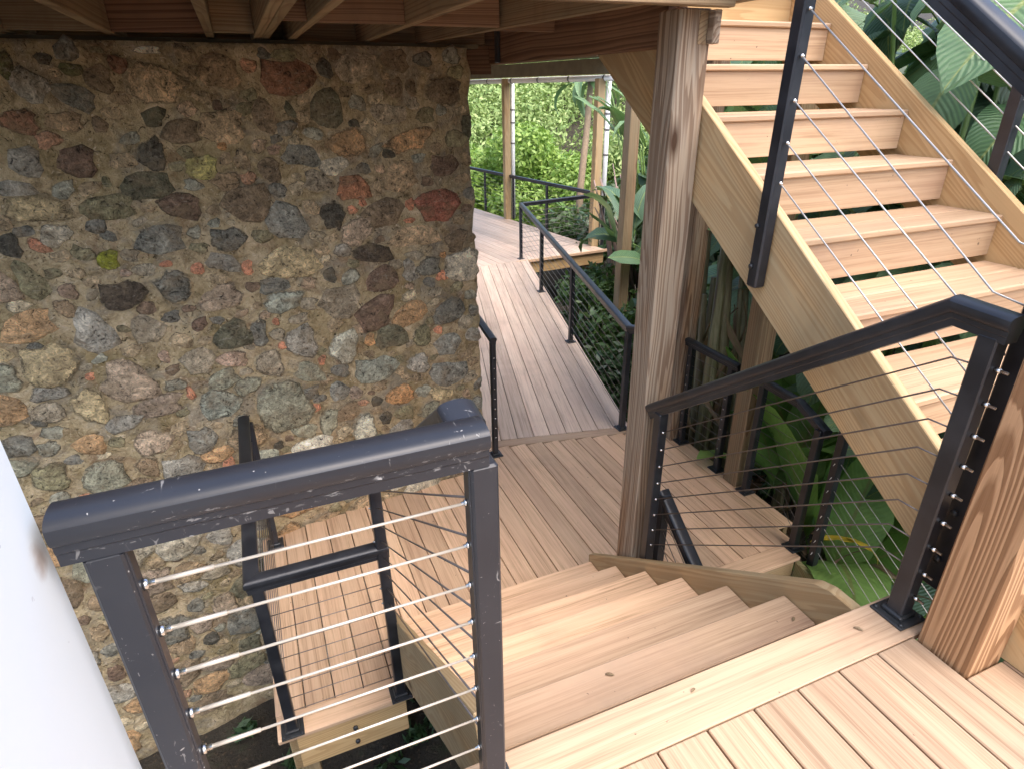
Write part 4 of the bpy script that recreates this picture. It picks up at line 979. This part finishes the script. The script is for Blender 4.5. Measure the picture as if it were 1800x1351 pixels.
# pale trunk clump right of the centre post
tc_ = thing("banana_clump", (2.35, 3.2, -2.4), "cluster of pale striped banana stems right of the thick centre post", "plant")
for i in range(13):
    bx, by = 2.05 + prg.uniform(-.14, .50), 3.05 + prg.uniform(-.15, .5)
    lean = prg.uniform(-.10, .16); hh = prg.uniform(1.9, 3.3)
    rr = prg.uniform(.028, .062)
    tube("stem", [(bx, by, -2.45), (bx + lean * .3, by + prg.uniform(-.05, .05), -2.4 + hh * .5), (bx + lean * 1.2, by + .1, -2.4 + hh)], [rr * 1.25, rr, rr * .55], M['stem'], tc_, n=8)
for i in range(20):
    place_leaf(tc_, (2.0 + prg.uniform(-.12, .5), 3.0 + prg.uniform(-.2, .3), prg.uniform(-1.9, .2)), prg.uniform(0, 6.28), prg.uniform(-1.5, -.7), prg.uniform(.5, 1.0), 'narrow', prg.choice(('leaf_dry', 'leaf_dry', 'leaf_pink')), prg.uniform(-2, 2), 0.0, .7)
for i in range(9):
    place_leaf(tc_, (2.3 + prg.uniform(-.2, .5), 3.2 + prg.uniform(-.2, .3), prg.uniform(.2, 1.2)), prg.uniform(0, 6.28), prg.uniform(.2, 1.1), prg.uniform(.7, 1.1), 'broad', 'leaf_mid', None, .1)
place_leaf(tc_, (2.18, 2.75, -.33), -.5, -.05, .42, 'broad', 'leaf_bright', .6, .05, .6)
# dark banana by the far deck with reddish dry sheaths
dp = thing("banana_plant", (3.25, 6.3, -2.5), "dark glossy banana plant with two big leaves between boardwalk and far deck", "plant")
tube("stem", [(3.3, 6.4, -2.6), (3.2, 6.25, -1.4), (3.1, 6.2, -.6)], [.07, .06, .03], M['stem'], dp, n=8)
place_leaf(dp, (3.02, 6.15, -.45), 1.35, 1.1, .85, 'broad', 'leaf_dark', 1.3, .02, 1.5)
place_leaf(dp, (2.62, 5.75, -.52), -.1, .0, .75, 'broad', 'leaf_mid', .5, .02, 1.1)
for i in range(9): place_leaf(dp, (3.25 + prg.uniform(0, .35), 6.3 + prg.uniform(-.2, .2), prg.uniform(-1.0, -.1)), prg.uniform(-.4, 3.0), prg.uniform(.3, 1.2), prg.uniform(.8, 1.2), 'broad', prg.choice(('leaf_dark', 'leaf_mid')), None, .1)
sp_ = thing("dry_palm", (3.15, 7.2, -2.5), "dry pinkish grey palm sheaths hanging beside the far deck's corner post", "plant")
for i in range(16):
    bx = 3.50 + prg.uniform(-.16, .34); 
    tube("frond_stalk", [(bx + .45, 7.2 + prg.uniform(-.2, .2), -1.9), (bx + .15, 7.2, -.6), (bx - .12, 7.2, prg.uniform(-.2, .45))], [.028, .020, .006], M['leaf_pink'], sp_, n=5)
for i in range(8):
    bx = 3.9 + prg.uniform(-.1, .5)
    tube("frond_stalk", [(bx, 7.4, -1.5), (bx - .05, 7.4, .2), (bx - .35 - .1 * i * .3, 7.3, 1.5)], [.022, .016, .004], M['stem_green'], sp_, n=5)
    place_leaf(sp_, (bx - .1, 7.35, .6), 3.0 + prg.uniform(-.6, .6), .9, 1.1, 'narrow', 'leaf_mid', None, 0.0)

def cloud_mesh(cs, rs, n, size, seed, flat=.75, shell=.55):
    """n leaf quads scattered in ellipsoid lumps cs (centres) with radii rs"""
    g = np.random.default_rng(seed); cs = np.array(cs, float); rs = np.array(rs, float)
    k = g.choice(len(cs), n, p=(rs.prod(1) ** .6667) / (rs.prod(1) ** .6667).sum())
    d = g.normal(size=(n, 3)); d /= np.linalg.norm(d, axis=1)[:, None]
    rad = shell + (1 - shell) * g.random(n) ** .5
    p = cs[k] + d * rs[k] * rad[:, None]
    nn = d * .9 + g.normal(size=(n, 3)) * .65 + np.array([0, 0, .45]); nn /= np.linalg.norm(nn, axis=1)[:, None]
    a = np.cross(nn, g.normal(size=(n, 3))); a /= np.linalg.norm(a, axis=1)[:, None]; b = np.cross(nn, a)
    s = size * (.55 + .9 * g.random(n))[:, None]
    v = np.stack([p - a * s, p + b * s * .42 - nn * s * .12, p + a * s - nn * s * .25, p - b * s * .42 - nn * s * .12], 1).reshape(-1, 3)
    f_ = np.arange(n * 4).reshape(-1, 4)
    me = bpy.data.meshes.new("leaves"); me.vertices.add(n * 4); me.vertices.foreach_set("co", v.ravel())
    me.loops.add(n * 4); me.loops.foreach_set("vertex_index", f_.ravel()); me.polygons.add(n)
    me.polygons.foreach_set("loop_start", np.arange(n) * 4); me.polygons.foreach_set("loop_total", np.full(n, 4)); me.update(); me.validate()
    return me
def lumps(c, R, n, seed, sq=.8, rr=(.35, .6)):
    g = random.Random(seed); cs = []; rs = []
    for i in range(n):
        d = V((g.gauss(0, 1), g.gauss(0, 1), g.gauss(0, .8))).normalized() * (R * g.uniform(.3, .8))
        k = R * g.uniform(*rr); cs.append((c[0] + d.x, c[1] + d.y, c[2] + d.z * sq)); rs.append((k, k, k * .75))
    return cs, rs
def tree(loc, zc_, R, n, size, mat, label, seed, name="tree", cat="tree", group=None):
    z0 = float(gz(loc[0], loc[1])) - .1; t = thing(name, (loc[0], loc[1], z0), label, cat, group)
    cs, rs = lumps((loc[0], loc[1], zc_), R, 16, seed)
    tube("trunk", [(loc[0], loc[1], z0), (loc[0] + .1, loc[1], (z0 + zc_) / 2), (loc[0], loc[1] + .1, zc_)], [.035 * R + .05, .03 * R + .03, .02], M['bark'], t, n=8)
    g = random.Random(seed)
    for i in range(5):
        c = cs[i]; tube("limb", [(loc[0], loc[1], (z0 + zc_) / 2 + g.uniform(-.1, .4) * R), c], [.03, .01], M['bark'], t, n=5)
    link("crown", cloud_mesh(cs, rs, n, size, seed), M[mat], t)
    return t
def shrub(loc, zc_, R, n, size, mat, label, seed, group=None):
    z0 = float(gz(loc[0], loc[1])) - .05; t = thing("shrub", (loc[0], loc[1], z0), label, "shrub", group)
    cs, rs = lumps((loc[0], loc[1], zc_), R, 9, seed, .9, (.4, .65))
    g = random.Random(seed)
    for i in range(4): tube("stem", [(loc[0] + g.uniform(-.1, .1), loc[1] + g.uniform(-.1, .1), z0), cs[i]], [.014, .005], M['bark'], t, n=5)
    link("foliage", cloud_mesh(cs, rs, n, size, seed, shell=.3), M[mat], t, kind='stuff')
    return t
tree((6.9, 17.5), -1.75, 2.3, 34000, .085, 'fol_bright', "bright yellow-green leafy tree beyond the far deck, between the two far posts", 1)
tree((4.9, 19.5), -1.9, 2.2, 24000, .09, 'fol_bright', "light green tree beyond the far deck, behind the slim far post", 2)
tree((9.9, 17.2), -1.2, 2.0, 16000, .09, 'fol_far', "pale green tree behind the palm trunk beyond the far deck", 3)
tree((8.7, 12.3), -1.0, 1.9, 16000, .09, 'fol_mid', "mid green tree right of the far deck behind the dry palm", 4)
tree((7.2, 13.6), -2.6, 1.4, 12000, .075, 'fol_mid', "low dark bushy tree just outside the far deck's railing", 5)
tree((9.2, 9.2), .4, 2.4, 8000, .17, 'fol_mid', "shady tree up the slope behind the tall broad-leaved plants", 9)
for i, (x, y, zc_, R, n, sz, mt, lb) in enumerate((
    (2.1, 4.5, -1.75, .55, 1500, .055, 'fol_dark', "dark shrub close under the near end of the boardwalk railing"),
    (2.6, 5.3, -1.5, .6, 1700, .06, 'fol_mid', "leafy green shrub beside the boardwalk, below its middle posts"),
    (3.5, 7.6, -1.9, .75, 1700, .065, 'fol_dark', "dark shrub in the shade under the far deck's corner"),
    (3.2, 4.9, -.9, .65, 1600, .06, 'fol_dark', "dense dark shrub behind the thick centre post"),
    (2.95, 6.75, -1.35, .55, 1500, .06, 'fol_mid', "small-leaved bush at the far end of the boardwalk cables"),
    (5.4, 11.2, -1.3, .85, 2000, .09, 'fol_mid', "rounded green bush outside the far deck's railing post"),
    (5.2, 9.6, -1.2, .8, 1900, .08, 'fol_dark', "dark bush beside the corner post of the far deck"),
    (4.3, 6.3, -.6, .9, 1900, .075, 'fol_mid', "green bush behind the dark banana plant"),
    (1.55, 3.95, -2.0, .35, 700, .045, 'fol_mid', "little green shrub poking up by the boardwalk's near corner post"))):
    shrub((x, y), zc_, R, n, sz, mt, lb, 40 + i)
# yellow-green tropical plant outside the far railing
yp = thing("tropical_plant", (6.0, 12.6, -2.6), "spiky yellow-green tropical plant outside the far deck's railing", "plant")
for i in range(26): place_leaf(yp, (6.0 + prg.uniform(-.3, .3), 12.6 + prg.uniform(-.3, .3), -1.75), prg.uniform(0, 6.28), prg.uniform(.2, 1.3), prg.uniform(.7, 1.1), 'narrow', 'leaf_bright', None, 0.0, 1.4)
tube("stem", [(6, 12.6, -3.2), (6, 12.6, -1.75)], .05, M['palm_bark'], yp)
# palm
pt = thing("palm_tree", (5.55, 11.95, -3.0), "slender leaning palm trunk left of the far deck's corner post", "palm tree")
tube("trunk", [(5.45, 11.85, -3.2), (5.62, 12.0, -.6), (5.95, 12.4, .6), (6.25, 12.85, 1.55)], [.10, .085, .075, .07], M['palm_bark'], pt, n=8)
for i in range(22):
    yw = i * 2.4 + prg.uniform(-.3, .3)
    place_leaf(pt, (6.25, 12.85, 1.55), yw, prg.uniform(-.3, 1.2), prg.uniform(1.1, 1.6), 'narrow', 'leaf_mid', None, 0.0, 1.6)
# wooded hillside
g = np.random.default_rng(3); cs = []; rs = []
for i in range(950):
    d = 24 + 85 * g.random() ** 1.25; az = math.radians(g.uniform(2, 60)); x, y = -1.4 + d * math.sin(az), -.9 + d * math.cos(az)
    R = g.uniform(1.1, 2.4) * (1 + d / 130)
    cs.append((x, y, float(gz(x, y)) + R * .6)); rs.append((R, R, R * .85))
fm = cloud_mesh(cs, rs, 420000, .19, 8, shell=.75)
fo = link("forest", fm, M['fol_far'], kind='stuff'); fo['label'] = "wooded hillside of massed light green tree crowns beyond the far deck"
# undergrowth mass up the slope at the right, and low growth on the dark ground
cs = []; rs = []
for i in range(60):
    x, y = g.uniform(4.2, 8.5), g.uniform(-3.5, 7.5); R = g.uniform(.5, .95)
    cs.append((x, y, float(gz(x, y)) + g.uniform(.2, 2.3))); rs.append((R, R, R))
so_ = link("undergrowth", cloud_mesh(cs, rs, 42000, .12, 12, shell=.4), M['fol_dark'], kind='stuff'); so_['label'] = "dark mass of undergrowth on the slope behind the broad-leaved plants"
cs = []; rs = []
for i in range(110):
    x, y = g.uniform(-2.4, .3), g.uniform(.4, 2.6); R = g.uniform(.06, .12)
    cs.append((x, y, float(gz(x, y)) + .06)); rs.append((R, R, R * .8))
for i in range(90):
    x, y = g.uniform(1.7, 3.6), g.uniform(.3, 8.5); R = g.uniform(.10, .24)
    cs.append((x, y, float(gz(x, y)) + .08)); rs.append((R, R, R * .9))
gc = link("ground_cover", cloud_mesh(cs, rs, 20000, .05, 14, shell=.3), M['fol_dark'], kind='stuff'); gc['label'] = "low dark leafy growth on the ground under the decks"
n = 2600; px = g.uniform(.9, 3.8, n); py = g.uniform(.2, 6, n); pz = gz(px, py) + .05 + .05 * g.random(n)
lcs = np.stack([px, py, pz], -1)
lm_ = cloud_mesh(lcs, np.full((n, 3), .03), n, .07, 15)
lo = link("leaf_litter", lm_, M['litter'], kind='stuff'); lo['label'] = "brown fallen leaves scattered over the ground beside the landing"

# scraps of dry leaf on the boards
for (x, y, z, yw, L, lb) in ((.03, .15, -.182, .6, .030, "curled brown leaf scrap at the right end of the top step"), (.030, -.075, .0, 2.2, .034, "small brown leaf scrap on the edge board near the square rail plate"),
        (-.62, .20, -.182, 2.5, .034, "thin dark leaf sliver lying across the middle of the top step"), (-.55, -.045, .0, .4, .022, "tiny dark leaf crumb on the middle of the wide edge board")):
    t = link("fallen_leaf", leaf_mesh(1, .36, 1.2, .5, int(yw * 10), .2), M['leaf_dry'], None, Matrix.Translation((x, y, z + .003)) @ Matrix.Rotation(yw, 4, 'Z') @ Matrix.Rotation(-.25, 4, 'Y') @ Matrix.Diagonal((L, L, L, 1)))
    tag(t, lb, "leaf")
